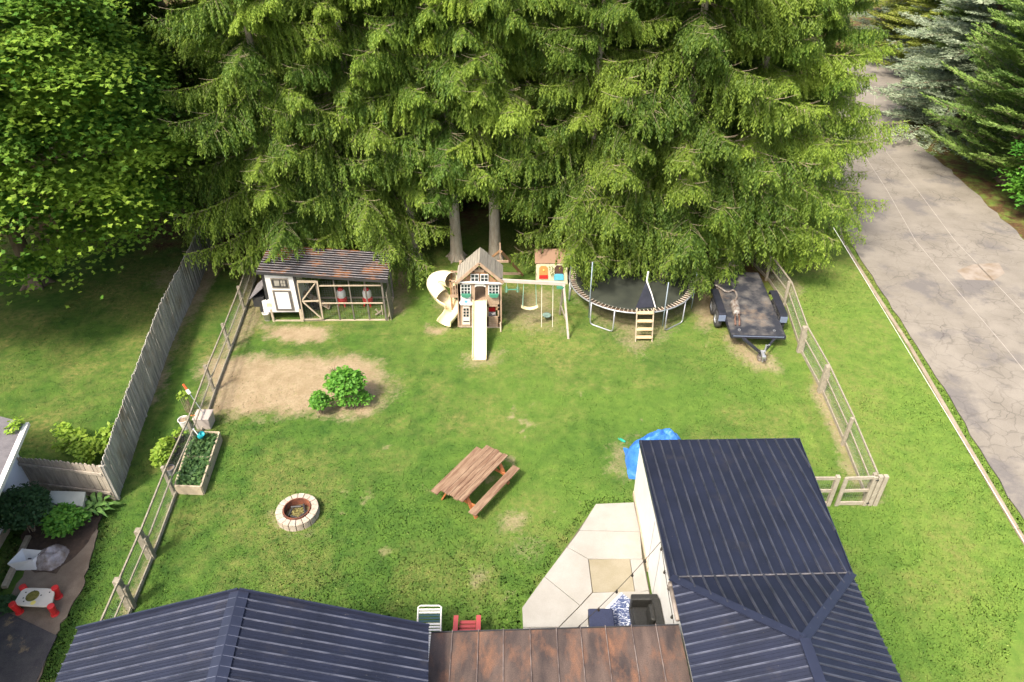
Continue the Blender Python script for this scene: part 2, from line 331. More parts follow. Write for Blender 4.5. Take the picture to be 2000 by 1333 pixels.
# ------------------------------------------------------------------ the ground, one sheet
def axis(lo, hi, st, far):
    a = list(np.arange(lo, hi+1e-6, st)); g = st; l = lo; h = hi; L, H_ = [], []
    while h < far: g *= 1.35; h += g; l -= g; H_.append(h); L.append(l)
    return np.array(L[::-1]+a+H_)
gx = axis(-20, 30, .11, 900); gy = axis(5, 50, .11, 900)
X, Y = np.meshgrid(gx, gy); nx, ny = len(gx), len(gy)
dirt, nl, dry, lawn_light, n2, n4 = masks(X, Y)
Z = (fbm(X, Y, .12, 5)-.5)*.05*np.exp(-((X/60)**2+(Y/90)**2)) + (n2-.5)*.02 - dirt*.01
Z = np.where(np.abs(X) > 60, -.02, Z)
for p_ in BARE: Z = np.where(sd(X, Y, p_) < .25, np.minimum(Z, -.03), Z)
def grid_mesh(name, X, Y, Z):
    ny, nx = X.shape; me = bpy.data.meshes.new(name)
    co = np.stack([X, Y, Z], -1).reshape(-1, 3).astype(np.float32)
    i = np.arange((ny-1)*(nx-1)); r, c = i//(nx-1), i%(nx-1); a = r*nx+c
    q = np.stack([a, a+1, a+nx+1, a+nx], -1).astype(np.int32)
    me.vertices.add(len(co)); me.vertices.foreach_set('co', co.ravel()); me.loops.add(q.size); me.loops.foreach_set('vertex_index', q.ravel())
    me.polygons.add(len(q)); me.polygons.foreach_set('loop_start', np.arange(0, q.size, 4, dtype=np.int32)); me.update(calc_edges=True)
    me.polygons.foreach_set('use_smooth', np.ones(len(q), bool)); return me
me = grid_mesh('ground', X, Y, Z)
ca = me.color_attributes.new('gm', 'FLOAT_COLOR', 'POINT')
ca.data.foreach_set('color', np.stack([dirt, nl, dry, lawn_light], -1).reshape(-1).astype(np.float32))
def groundmat():
    m = bpy.data.materials.new('lawn_and_soil'); m.use_nodes = True; t = m.node_tree; N, Lk = t.nodes, t.links
    b = N['Principled BSDF']; b.inputs['Roughness'].default_value = .95; b.inputs['Specular IOR Level'].default_value = .1
    at = N.new('ShaderNodeAttribute'); at.attribute_name = 'gm'; sp = N.new('ShaderNodeSeparateColor'); Lk.new(at.outputs['Color'], sp.inputs[0])
    ge = N.new('ShaderNodeNewGeometry')
    def noise(s, d=5, r=.6):
        n = N.new('ShaderNodeTexNoise'); n.inputs['Scale'].default_value = s; n.inputs['Detail'].default_value = d; n.inputs['Roughness'].default_value = r; Lk.new(ge.outputs['Position'], n.inputs['Vector']); return n.outputs[0]
    def mr(v, a, z, lo=0, hi=1):
        r = N.new('ShaderNodeMapRange'); r.inputs[1].default_value=a; r.inputs[2].default_value=z; r.inputs[3].default_value=lo; r.inputs[4].default_value=hi; Lk.new(v, r.inputs[0]); return r.outputs[0]
    def mix(f, a, c):
        x = N.new('ShaderNodeMix'); x.data_type='RGBA'; Lk.new(f, x.inputs[0])
        for k, q in ((6, a), (7, c)):
            if isinstance(q, tuple): x.inputs[k].default_value=(*q,1)
            else: Lk.new(q, x.inputs[k])
        return x.outputs[2]
    def math_(op, a, c):
        x = N.new('ShaderNodeMath'); x.operation = op; x.use_clamp = True
        for k, q in ((0, a), (1, c)):
            if isinstance(q, float): x.inputs[k].default_value = q
            else: Lk.new(q, x.inputs[k])
        return x.outputs[0]
    g1 = mix(mr(noise(2.2, 8, .7), .35, .65), G['dark'], G['mid'])
    g2 = mix(mr(noise(3.1, 8, .7), .35, .65), G['mid'], G['bright'])
    g = mix(at.outputs['Alpha'], g1, g2)
    g = mix(math_('MULTIPLY', sp.outputs[2], mr(noise(6, 6, .7), .35, .7)), g, G['dry'])
    soil = mix(mr(noise(1.8, 10, .75), .35, .65), G['soil1'], G['soil2'])
    soil = mix(mr(noise(14, 6, .8), .50, .72, 0, .6), soil, (.15,.10,.055))
    soil = mix(mr(noise(3.3, 9, .8), .58, .68, 0, .55), soil, (.17,.19,.05))
    df = math_('MULTIPLY', mr(math_('ADD', sp.outputs[0], mr(noise(9, 6, .7), .25, .75, -.12, .40)), .36, .92), 1.0)
    g = mix(df, g, soil)
    nd = mix(mr(noise(7, 8, .7), .35, .65), (.055,.035,.018), (.12,.07,.032))
    nf = mr(math_('MULTIPLY', sp.outputs[1], mr(noise(1.6, 7, .65), .3, .6)), .15, .8)
    g = mix(nf, g, nd)
    Lk.new(g, b.inputs['Base Color'])
    bp = N.new('ShaderNodeBump'); bp.inputs['Strength'].default_value = .6; bp.inputs['Distance'].default_value = .03; Lk.new(noise(28, 6, .75), bp.inputs['Height']); Lk.new(bp.outputs[0], b.inputs['Normal'])
    return m
G = dict(dark=(.031,.076,.014), mid=(.074,.140,.022), bright=(.138,.212,.036), dry=(.200,.185,.060), soil1=(.22,.165,.098), soil2=(.32,.255,.165))
me.materials.append(groundmat())
ground = bpy.data.objects.new('ground', me); COL.objects.link(ground); tag(ground, kind='structure')

# grass blades over the lawns
def make_grass(n):
    # denser towards the camera; positions drawn in the region seen
    u = rng.random(n); yy = 5.5+24.5*u**1.15; half = 4+yy*.80
    xx = (rng.random(n)*2-1)*half; xx = np.clip(xx, -17.5, 16.6)+0
    k = (xx > -17.4) & (xx < 16.5); xx, yy = xx[k], yy[k]
    dirt, nl, dry, lawn_light, n2, n4 = masks(xx, yy)
    keep = rng.random(len(xx)) > np.clip(dirt*1.2-.05, 0, 1)**.8*.95
    keep &= rng.random(len(xx)) > nl*.9
    for p_ in BARE: keep &= sd(xx, yy, p_) > .04
    keep &= ~((xx > 3.25) & (xx < 7.0) & (yy < 13.5)) & ~((xx < -1.4) & (xx > -8.1) & (yy < 7.4))
    keep &= rng.random(len(xx)) < .55+.7*n4
    xx, yy, dry, lawn_light, dirt = xx[keep], yy[keep], dry[keep], lawn_light[keep], dirt[keep]; m = len(xx)
    a = rng.random(m)*2*np.pi; h = (.012+.024*rng.random(m))*(1-.4*dirt)*(.7+.6*n4[keep]); wd = .008+.010*rng.random(m)
    ln = (rng.random((m, 2))-.5)*.09
    base = np.stack([xx, yy, np.zeros(m)], -1)
    sx = np.stack([np.cos(a), np.sin(a), np.zeros(m)], -1)*wd[:, None]
    tip = base+np.concatenate([ln, h[:, None]], 1)
    base[:, 2] -= .012
    V = np.stack([base-sx, base+sx, tip], 1).reshape(-1, 3).astype(np.float32)
    d = np.array(G['dark'])*1.15; mi = np.array(G['mid'])*1.15; br = np.array(G['bright'])*1.15; dr = np.array(G['dry'])*1.15
    t = np.clip(lawn_light+(rng.random(m)-.5)*.5, 0, 1)[:, None]
    c = np.where(t < .5, d+(mi-d)*t*2, mi+(br-mi)*(t*2-1))
    f = np.clip(dry*(rng.random(m)*1.3)+dirt*.4, 0, 1)[:, None]; c = c*(1-f)+dr*f
    c *= (.75+.5*rng.random(m))[:, None]
    sp_ = rng.random(m) < .018; c[sp_] = np.array([.30,.36,.10]); 
    me = bpy.data.meshes.new('grass'); me.vertices.add(len(V)); me.vertices.foreach_set('co', V.ravel())
    me.loops.add(len(V)); me.loops.foreach_set('vertex_index', np.arange(len(V), dtype=np.int32))
    me.polygons.add(m); me.polygons.foreach_set('loop_start', np.arange(0, 3*m, 3, dtype=np.int32)); me.update(calc_edges=True)
    # shade like the sward: normals mostly up
    nr = np.stack([(rng.random(m)-.5)*.9, (rng.random(m)-.5)*.9, np.ones(m)], -1); nr /= np.linalg.norm(nr, axis=1)[:, None]
    me.normals_split_custom_set(np.repeat(nr, 3, 0))
    cc = np.concatenate([np.repeat(c, 3, 0), np.ones((3*m, 1))], 1)
    at = me.color_attributes.new('col', 'FLOAT_COLOR', 'POINT'); at.data.foreach_set('color', cc.ravel().astype(np.float32))
    mt = bpy.data.materials.new('grass_blades'); mt.use_nodes = True; N, Lk = mt.node_tree.nodes, mt.node_tree.links
    b = N['Principled BSDF']; b.inputs['Roughness'].default_value = .7; b.inputs['Specular IOR Level'].default_value=.15; q = N.new('ShaderNodeAttribute'); q.attribute_name = 'col'; Lk.new(q.outputs['Color'], b.inputs['Base Color'])
    me.materials.append(mt); o = bpy.data.objects.new('grass', me); COL.objects.link(o)
    tag(o, 'short mown green grass covering the yard and verge', 'grass', kind='stuff')
make_grass(750000)

# ------------------------------------------------------------------ road, kerb, drive, patio
def strip(name, poly, z, m, kind='structure', t=.03):
    o = MB().prism(poly, z-t, z).build(name, m, base=(0,0,0)); return tag(o, kind=kind)
def roadmat():
    m = mat('old_asphalt', (.225,.200,.165), (.17,.150,.122), (.7,.7,.7), rough=.9, detail=9, fine=.14, bump=.1, c3=(.135,.122,.112), s3=.4, lo3=.52, hi3=.62)
    t = m.node_tree; N, Lk = t.nodes, t.links; b = N['Principled BSDF']; src = b.inputs['Base Color'].links[0].from_socket
    ge = N.new('ShaderNodeNewGeometry')
    dn = N.new('ShaderNodeTexNoise'); dn.inputs['Scale'].default_value = 1.1; dn.inputs['Detail'].default_value=6; Lk.new(ge.outputs['Position'], dn.inputs['Vector'])
    va = N.new('ShaderNodeVectorMath'); va.operation='MULTIPLY_ADD'; va.inputs[1].default_value=(1.3,1.3,0); Lk.new(dn.outputs['Color'], va.inputs[0]); Lk.new(ge.outputs['Position'], va.inputs[2])
    cur = src
    for sc, wd, strength in ((.30,.010,.65), (1.7,.013,.42)):
        vo = N.new('ShaderNodeTexVoronoi'); vo.feature='DISTANCE_TO_EDGE'; vo.inputs['Scale'].default_value=sc; Lk.new(va.outputs[0], vo.inputs['Vector'])
        r = N.new('ShaderNodeMapRange'); r.inputs[1].default_value=0; r.inputs[2].default_value=wd*sc*2; r.inputs[3].default_value=strength; r.inputs[4].default_value=0; Lk.new(vo.outputs['Distance'], r.inputs[0])
        gate = N.new('ShaderNodeTexNoise'); gate.inputs['Scale'].default_value=.35; Lk.new(ge.outputs['Position'], gate.inputs['Vector'])
        gr = N.new('ShaderNodeMapRange'); gr.inputs[1].default_value=.40; gr.inputs[2].default_value=.58; Lk.new(gate.outputs[0], gr.inputs[0])
        mu = N.new('ShaderNodeMath'); mu.operation='MULTIPLY'; Lk.new(r.outputs[0], mu.inputs[0]); Lk.new(gr.outputs[0], mu.inputs[1])
        x = N.new('ShaderNodeMix'); x.data_type='RGBA'; Lk.new(mu.outputs[0], x.inputs[0]); Lk.new(cur, x.inputs[6]); x.inputs[7].default_value=(.055,.048,.042,1); cur = x.outputs[2]
    Lk.new(cur, b.inputs['Base Color']); return m
strip('road', ROADV, .03, roadmat())
# long pale seams in the asphalt
sb = MB()
for off, a, z in ((.40, 3, 9), (.62, 2, 9)):
    for i in range(a, z):
        def lp(i):
            l, r = ROADL[min(i, len(ROADL)-2)], ROADR[0]; q = (l[1]); rx = np.interp(q, [p[1] for p in ROADR], [p[0] for p in ROADR]); return (l[0]*(1-off)+rx*off, q)
        p, q = lp(i), lp(i+1)
        sb.add([(p[0]-.012,p[1],.0345),(p[0]+.012,p[1],.0345),(q[0]+.012,q[1],.0345),(q[0]-.012,q[1],.0345)], [(0,1,2,3)])
tag(sb.build('road_seams', mat('pale_sealant', (.36,.32,.28), (.27,.24,.21), (3,3,3), rough=.8), base=(0,0,0)), kind='structure')
# darker patch at the right of the road
strip('road_patch', pp([(1868,530),(1900,518),(1950,515),(1962,535),(1940,550),(1885,548)]), .0345, mat('brown_patch', (.19,.145,.10), (.27,.23,.19), (2,2,2), rough=.9), t=.002)
kb = MB()
for i in range(0, 8):
    a, b_ = ROADL[i], ROADL[i+1]; d = Vector((b_[0]-a[0], b_[1]-a[1], 0)).normalized(); n = Vector((-d.y, d.x, 0))
    L = math.hypot(b_[0]-a[0], b_[1]-a[1]); k = max(1, int(L/3)); 
    for j in range(k):
        s, e = j/k, (j+1)/k-.004
        q = [Vector((a[0]+(b_[0]-a[0])*t, a[1]+(b_[1]-a[1])*t, 0)) for t in (s, e)]
        kb.prism([(q[0].x,q[0].y),(q[1].x,q[1].y),(q[1].x+n.x*.13,q[1].y+n.y*.13),(q[0].x+n.x*.13,q[0].y+n.y*.13)], -.03, .06)
tag(kb.build('kerb', mat('kerb_concrete', (.21,.165,.11), (.30,.25,.185), (2,2,2), rough=.9, fine=.15), base=(0,0,0), bevel=.02), kind='structure')
# drive on the left
def jagc(poly, amp, seed):
    rr = random.Random(seed); out = []
    for i in range(len(poly)):
        a, b = Vector(poly[i]), Vector(poly[(i+1)%len(poly)]); k = max(1, int((b-a).length/.18))
        for j in range(k): q = a.lerp(b, j/k); out.append((q.x+rr.uniform(-amp, amp), q.y+rr.uniform(-amp, amp)))
    return out
drv = pp([(196,985),(185,1060),(160,1150),(105,1245),(70,1340),(-200,1400),(-200,1210),(0,1195),(60,1100),(140,1040)])
drv = jagc(drv, .05, 3)
strip('side_path', drv, .015, mat('brown_worn_concrete', (.145,.11,.078), (.21,.165,.12), (2,2,2), rough=.95, fine=.2, bump=.3, c3=(.12,.09,.065), s3=.9, lo3=.5, hi3=.65))
strip('driveway', pp([(112,1243),(90,1290),(60,1360),(-250,1420),(-250,1180),(0,1190)]), .028, mat('dark_asphalt', (.045,.042,.045), (.07,.065,.062), (3,3,3), rough=.95, fine=.25, bump=.3, c3=(.20,.15,.085), s3=1.6, lo3=.60, hi3=.66), t=.02)
strip('plant_bed', jagc(pp([(60,985),(205,980),(200,1010),(180,1045),(150,1085),(110,1118),(70,1120),(35,1090)]), .06, 4), .022, MT['soil'], t=.02)
# patio
slabs = [[(1163,987),(1238,984),(1250,1042),(1131,1039)], [(1131,1039),(1250,1042),(1255,1095),(1149,1095),(1107,1071)],
         [(1107,1071),(1149,1095),(1157,1160),(1133,1186),(1063,1129)], [(1063,1129),(1133,1186),(1092,1228),(1021,1229),(1019,1190)],
         [(1157,1160),(1267,1157),(1283,1222),(1298,1333),(1110,1333),(1092,1228),(1133,1186)], [(1230,1094),(1255,1095),(1267,1157),(1240,1160)], [(1092,1228),(1110,1333),(1021,1333),(1021,1229)]]
pb = MB()
def inset(poly, d):
    c = Vector((sum(p[0] for p in poly)/len(poly), sum(p[1] for p in poly)/len(poly)))
    return [(p[0]-(p[0]-c.x)/max(1e-6, math.hypot(p[0]-c.x, p[1]-c.y))*d, p[1]-(p[1]-c.y)/max(1e-6, math.hypot(p[0]-c.x, p[1]-c.y))*d) for p in poly]
for s_ in slabs: pb.prism(inset(pp(s_), .012), -.05, .06)
tag(pb.build('patio', MT['concrete'], base=(0,0,0), bevel=.006), kind='structure')
strip('patio_square', inset(pp([(1149,1095),(1230,1094),(1240,1160),(1157,1160)]), .015), .052, MT['concretetan'], t=.1)
strip('patio_base', inset(PATIO, .03), .02, MT['joint'], t=.05)

# ------------------------------------------------------------------ foliage
def quads_mesh(name, V, tint, mats, extra=None):
    """V (n,4,3) quads; extra = (verts, faces) for wood using material 1"""
    n = len(V); co = V.reshape(-1, 3).astype(np.float32); nv = len(co); q = np.arange(nv, dtype=np.int32)
    mi = np.zeros(n, np.int32); tt = np.repeat(tint, 4)
    if extra is not None and len(extra[0]):
        ev = np.array(extra[0], np.float32); ef = np.array(extra[1], np.int32)+nv
        co = np.concatenate([co, ev]); q = np.concatenate([q, ef.ravel()]); mi = np.concatenate([mi, np.ones(len(ef), np.int32)]); tt = np.concatenate([tt, np.zeros(len(ev))])
    me = bpy.data.meshes.new(name); me.vertices.add(len(co)); me.vertices.foreach_set('co', co.ravel()); me.loops.add(len(q)); me.loops.foreach_set('vertex_index', q)
    me.polygons.add(len(mi)); me.polygons.foreach_set('loop_start', np.arange(0, len(q), 4, dtype=np.int32)); me.polygons.foreach_set('material_index', mi); me.update(calc_edges=True)
    a = me.attributes.new('tint', 'FLOAT', 'POINT'); a.data.foreach_set('value', tt.astype(np.float32))
    for m in mats: me.materials.append(m)
    return me
def unit(v): return v/np.maximum(np.linalg.norm(v, axis=-1, keepdims=True), 1e-9)
def kites(Pn, D, Nn, L, W, mid=.45):
    D = unit(D); S = unit(np.cross(D, Nn)); L = np.asarray(L)[:, None]; W = np.asarray(W)[:, None]
    return np.stack([Pn, Pn+D*L*mid+S*W, Pn+D*L, Pn+D*L*mid-S*W], 1)
def tube_np(pts, r0, r1, n=4):
    pts = np.array(pts); vs = []; m = len(pts)
    for i in range(m):
        d = unit(pts[min(i+1, m-1)]-pts[max(i-1, 0)]); a = unit(np.cross(d, [0.01, 0.02, 1])); b = np.cross(d, a); r = r0+(r1-r0)*i/(m-1)
        for k in range(n): vs.append(pts[i]+(a*math.cos(2*math.pi*k/n)+b*math.sin(2*math.pi*k/n))*r)
    fs = [(i*n+k, i*n+(k+1)%n, (i+1)*n+(k+1)%n, (i+1)*n+k) for i in range(m-1) for k in range(n)]
    return vs, fs
def branch(L, seed, hang=1.0, droop=.42, dens=1.0, stiff=False, leaf=(.13,.025)):
    r = np.random.default_rng(seed); Pn, D, Nn, Ls, Ws, T = [], [], [], [], [], []
    W = ([], [])
    def axisp(t): return np.array([t*L, .10*L*math.sin(t*5+seed)*t*.5, L*(-droop*t+(droop*.62)*t*t) if not stiff else L*(.05*t+.10*t*t)])
    ax_ = [axisp(i/10) for i in range(11)]
    v, f = tube_np(ax_, .018, .004); W[0].extend(v); W[1].extend(f)
    if not stiff:
        for q in range(4):
            t0 = .3+.65*r.random(); p0 = axisp(t0); sg = 1 if q % 2 else -1; e = np.array([.25+.3*r.random(), sg*(.25+.35*r.random()), .08+.1*r.random()])
            v, f = tube_np([p0, p0+e*.5+np.array([0,0,-.03]), p0+e], .010, .004, 4); o = len(W[0]); W[0].extend(v); W[1].extend([tuple(q_+o for q_ in ff) for ff in f])
    k = int(L/.11*dens)
    for i in range(k):
        t = .10+.90*(i+r.random()*.8)/k; t = min(t, 1)
        p = axisp(t)
        if not stiff:
            for q in range(5):
                Pn.append(p+np.array([0,0,.015])); D.append(np.array([.6+.3*r.normal(), r.normal()*.6, .12*r.normal()-.05])); Nn.append(np.array([0,0,1.])+r.normal(size=3)*.3)
                Ls.append(.15*(.7+.6*r.random())); Ws.append(.03); T.append(np.clip(.6+.2*r.normal(), 0, 1))
        for sgn in (-1, 1):
            if r.random() < .12: continue
            sl_ = (.30+.95*math.sin(math.pi*min(1, t**.8))**.8)*(.20*L+.12)*(1-.45*t)*(.6+.7*r.random())
            an = R(62-28*t)+r.normal()*.18; dz = -.30-.25*r.random() if not stiff else .12
            d = np.array([math.cos(an), sgn*math.sin(an), dz]); d /= np.linalg.norm(d)
            m = max(2, int(sl_/.095*dens))
            if r.random() < .3: 
                v, f = tube_np([p, p+d*sl_*.5, p+d*sl_*.98+np.array([0,0,-.05])],   .006, .002, 3); o = len(W[0]); W[0].extend(v); W[1].extend([tuple(q+o for q in ff) for ff in f])
            for j in range(m):
                s = (j+r.random())/m; b = p+d*sl_*s+np.array([0,0,-.12*s*s if not stiff else 0])
                if not stiff:
                    hl = hang*(.20+.52*r.random()**1.3)*(.55+.6*math.sin(math.pi*min(1, .12+t)))
                    hd = np.array([d[0]*.30+r.normal()*.13, d[1]*.35+r.normal()*.13, -1.0])
                else:
                    hl = .16+.12*r.random(); hd = np.array([d[0]+.3*r.normal(), d[1]*1.0+sgn*.2+.3*r.normal(), .15+.2*r.random()])
                hd /= np.linalg.norm(hd); c = max(3, int(hl/.055))
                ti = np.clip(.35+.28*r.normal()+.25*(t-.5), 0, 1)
                for q in range(c):
                    s2 = q/c; side = 1 if q % 2 else -1
                    per = np.array([-hd[1]+.2, hd[0], 0])*side+r.normal(size=3)*.4; per -= hd*per.dot(hd); per /= np.linalg.norm(per)+1e-9
                    dd = hd*(.85 if q < c-1 else 1.3)+per*.60+np.array([0,0,.0])
                    Pn.append(b+hd*hl*s2); D.append(dd); Nn.append(per*.35+np.array([.5*d[0], .5*d[1], .8])+r.normal(size=3)*.35)
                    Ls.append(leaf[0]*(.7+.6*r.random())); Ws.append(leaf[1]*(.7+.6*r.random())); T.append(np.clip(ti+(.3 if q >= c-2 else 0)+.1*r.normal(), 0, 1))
    V = kites(np.array(Pn), np.array(D), np.array(Nn), np.array(Ls), np.array(Ws))
    return V, np.array(T), np.array(W[0]), np.array(W[1])
def conifer_mesh(name, Ht, Rm, z0, tmpl, mats, seed, perw=5, dzw=.86, thin_above=14, tip=.35, up=0.0, power=.8):
    r = np.random.default_rng(seed); Vs, Ts, Wv, Wf = [], [], [], []; o = 0; z = z0
    while z < Ht-.3:
        frac = z/Ht; Lb = Rm*(1-frac)**power+tip
        if z < z0+1.5: Lb *= .85
        n = perw if z < Ht*.75 else max(3, perw-2); a0 = r.random()*6.28
        for k in range(n):
            V, T, WV, WF = tmpl[r.integers(len(tmpl))]; a = a0+2*math.pi*k/n+r.normal()*.22; s = Lb*(.78+.4*r.random())/tmpl_len
            pitch = r.normal()*.10-.05+up+(.35*frac if not up else 0)
            c, s_, cp, sp_ = math.cos(a), math.sin(a), math.cos(pitch), math.sin(pitch)
            Mx = np.array([[c*cp, -s_, -c*sp_], [s_*cp, c, -s_*sp_], [sp_, 0, cp]])
            off = np.array([0, 0, z+r.normal()*.15])
            if z > thin_above: sel = r.random(len(V)) < .5; V2, T2 = V[sel], T[sel]
            else: V2, T2 = V, T
            # keep leaf size while scaling the branch
            c0 = V2.mean(1, keepdims=True); V3 = (c0*s + (V2-c0)*max(s, .85)**.35)@Mx.T + off
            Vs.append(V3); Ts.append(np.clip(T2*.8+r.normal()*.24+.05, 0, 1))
            Wv.append(WV*s@Mx.T+off); Wf.append(WF+o); o += len(WV)
        z += dzw*(.75+.5*r.random())
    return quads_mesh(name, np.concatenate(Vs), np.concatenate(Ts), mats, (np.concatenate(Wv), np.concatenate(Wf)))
tmpl_len = 4.0
SPT = [branch(4.0, 10+i, droop=.30+.06*i, hang=1.0) for i in range(5)]
BLT = [branch(4.0, 40+i, stiff=True, dens=.75, leaf=(.16,.030)) for i in range(3)]
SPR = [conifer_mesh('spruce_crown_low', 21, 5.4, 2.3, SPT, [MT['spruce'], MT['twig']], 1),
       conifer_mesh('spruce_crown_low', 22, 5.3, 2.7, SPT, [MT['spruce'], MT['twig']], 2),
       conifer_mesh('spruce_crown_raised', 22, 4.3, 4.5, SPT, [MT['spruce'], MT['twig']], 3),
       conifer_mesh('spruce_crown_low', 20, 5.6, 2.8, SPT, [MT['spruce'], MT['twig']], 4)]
def trunk_mesh(name, h, r0, m, seed=0):
    r = random.Random(seed); b = MB(); pts = []; rs = []
    for i in range(14):
        t = i/13; pts.append((r.uniform(-.04,.04)*t*2, r.uniform(-.04,.04)*t*2, -.1+t*h)); rs.append(r0*(1-.85*t)*(1+.9*math.exp(-t*h/.22)))
    pts.insert(1, (0,0,.08)); rs.insert(1, r0*1.45); pts.insert(2, (0,0,.3)); rs.insert(2, r0*1.15)
    b.tube(pts, rs, 14)
    for k in range(5):
        a = k*1.26+r.random()*.5; b.tube([(r0*.7*math.cos(a), r0*.7*math.sin(a), .28), (r0*1.5*math.cos(a), r0*1.5*math.sin(a), .05), (r0*2.3*math.cos(a), r0*2.3*math.sin(a), -.06)], [r0*.42, r0*.33, r0*.12], 8)
    me = bpy.data.meshes.new(name); me.from_pydata(b.v, [], b.f); me.update(); me.materials.append(m)
    for p in me.polygons: p.use_smooth = True
    return me
TRK = trunk_mesh('spruce_trunk', 19, .235, MT['bark'], 3)
def tree(name, loc, crown_me, trunk_me, label, group, rz=0, sc=1.0, szc=1.0, cat='tree'):
    t = thing(name, loc, label, cat, group, rz)
    c = bpy.data.objects.new('crown', crown_me); COL.objects.link(c); c.parent = t; c.scale = (sc, sc, sc*szc)
    k = bpy.data.objects.new('trunk', trunk_me); COL.objects.link(k); k.parent = t; k.scale = (sc, sc, sc*szc)
    return t
SPRUCES = [
 (2.6, 30.2, 1, 2.2, .95, 'spruce standing back between the playset trunks and the plastic cottage'),
 (6.0, 30.6, 3, 4.2, 1.0, 'spruce directly behind the trampoline, one tree deep'),
 (-8.9, 31.6, 0, 4.9, .95, 'spruce one tree deep behind the left half of the coop'),  # x, y, variant, rot, scale, label
 (-13.6, 30.4, 0, .3, .95, 'leftmost front spruce, its skirt hanging over the end of the picket fence'),
 (-8.9, 25.9, 1, 1.2, .86, 'tall spruce behind the left end of the chicken coop'),
 (-5.9, 26.4, 0, 2.2, .86, 'tall spruce with dark trunk behind the right half of the coop roof'),
 (-4.1, 26.6, 2, .6, .9, 'slender spruce with thin bare trunk right beside the coop'),
 (-2.3, 26.6, 2, 3.9, 1.0, 'spruce with pale bare trunk, left of the two behind the playset'),
 (-.68, 26.55, 2, 5.2, 1.02, 'spruce with thick pale bare trunk, right of the two behind the playset'),
 (3.1, 25.6, 0, 4.1, .80, 'spruce drooping over the small plastic cottage'),
 (6.35, 25.25, 1, .9, .95, 'spruce drooping over the middle of the trampoline'),
 (9.0, 26.0, 0, 5.0, .82, 'spruce between the trampoline and the flat trailer'),
 (11.0, 27.2, 3, 2.6, .78, 'rightmost front spruce, boughs reaching over the road edge'),
 (-11.8, 36.5, 3, 2.0, 1.0, 'second row spruce seen between the maple and the coop spruces'),
 (-8.0, 35.0, 1, 4.0, 1.0, 'second row spruce behind the coop, near the hidden pale building'),
 (-4.2, 36.0, 0, 5.5, 1.0, 'second row spruce left of the playset trunks'),
 (-1.2, 34.2, 1, 2.9, 1.0, 'second row spruce filling the gap between the two bare trunks'),
 (1.9, 35.4, 3, .2, 1.0, 'second row spruce behind the swing beam'),
 (5.2, 34.2, 0, 1.7, 1.0, 'second row spruce behind the trampoline'),
 (8.7, 35.4, 1, 3.1, 1.0, 'second row spruce behind the trailer'),
 (10.3, 35.0, 3, 4.4, .80, 'second row spruce at the right end beside the road'),
 (-14.5, 46, 0, 1.0, 1.0, 'far back spruce at the top left beside the maple'), (-8.8, 44.5, 3, 3.3, 1.0, 'far back spruce above the coop'),
 (-3.2, 45, 1, 5.0, 1.0, 'far back spruce above and left of the playset'), (2.4, 44, 0, 2.1, 1.0, 'far back spruce above the swing set'),
 (7.6, 45, 3, .8, 1.0, 'far back spruce above the trampoline'), (11.2, 45.5, 1, 4.6, .9, 'far back spruce at the top right by the bend in the road')]
for x, y, v, rz, s, lb in SPRUCES:
    tree('spruce_tree', (x, y, 0), SPR[v], TRK, lb, 'spruces along the back of the yard', rz, s)
# right side conifers
b1 = conifer_mesh('blue_spruce_crown', 13, 4.8, .5, BLT, [MT['bluespruce'], MT['twig']], 11, perw=7, dzw=.45, thin_above=12, up=-.08, power=1.0)
b2 = conifer_mesh('dark_fir_crown', 12, 3.8, .3, BLT, [MT['darkfir'], MT['twig']], 12, perw=8, dzw=.42, thin_above=11, up=.25, power=.9)
b3 = conifer_mesh('yellow_fir_crown', 13, 3.6, .6, BLT, [MT['yellowfir'], MT['twig']], 13, perw=7, dzw=.5, thin_above=12, up=-.05, power=.9)
TRB = trunk_mesh('trunk', 11, .2, MT['barkb'], 5)
tree('blue_spruce_tree', (26.0, 41.0, 0), b1, TRB, 'silvery blue spruce leaning its boughs over the right side of the road', 'conifers along the far side of the road', .4, 1.15)
tree('blue_spruce_tree', (30.2, 48.5, 0), b1, TRB, 'silvery blue spruce at the top right corner of the picture', 'conifers along the far side of the road', 2.4, 1.2)
tree('blue_spruce_tree', (31.5, 62.0, 0), b1, TRB, 'greyish spruce at the far end of the road', 'conifers along the far side of the road', 1.4, .9)
tree('fir_tree', (25.0, 34.0, 0), b2, TRB, 'dense dark green fir below the blue spruce at the right edge', 'conifers along the far side of the road', 1.0, 1.25)
tree('fir_tree', (28.2, 45.2, 0), b2, TRB, 'dark green fir squeezed between the silvery spruces', 'conifers along the far side of the road', 3.0, .95)
tree('yellow_fir_tree', (30.0, 56.0, 0), b3, TRB, 'yellow green conifer at the top where the road bends', 'conifers along the far side of the road', .7, 1.15)
tree('yellow_fir_tree', (29.3, 51.0, 0), b3, TRB, 'yellow green conifer beside the bend behind the blue spruce', 'conifers along the far side of the road', 2.7, 1.05)
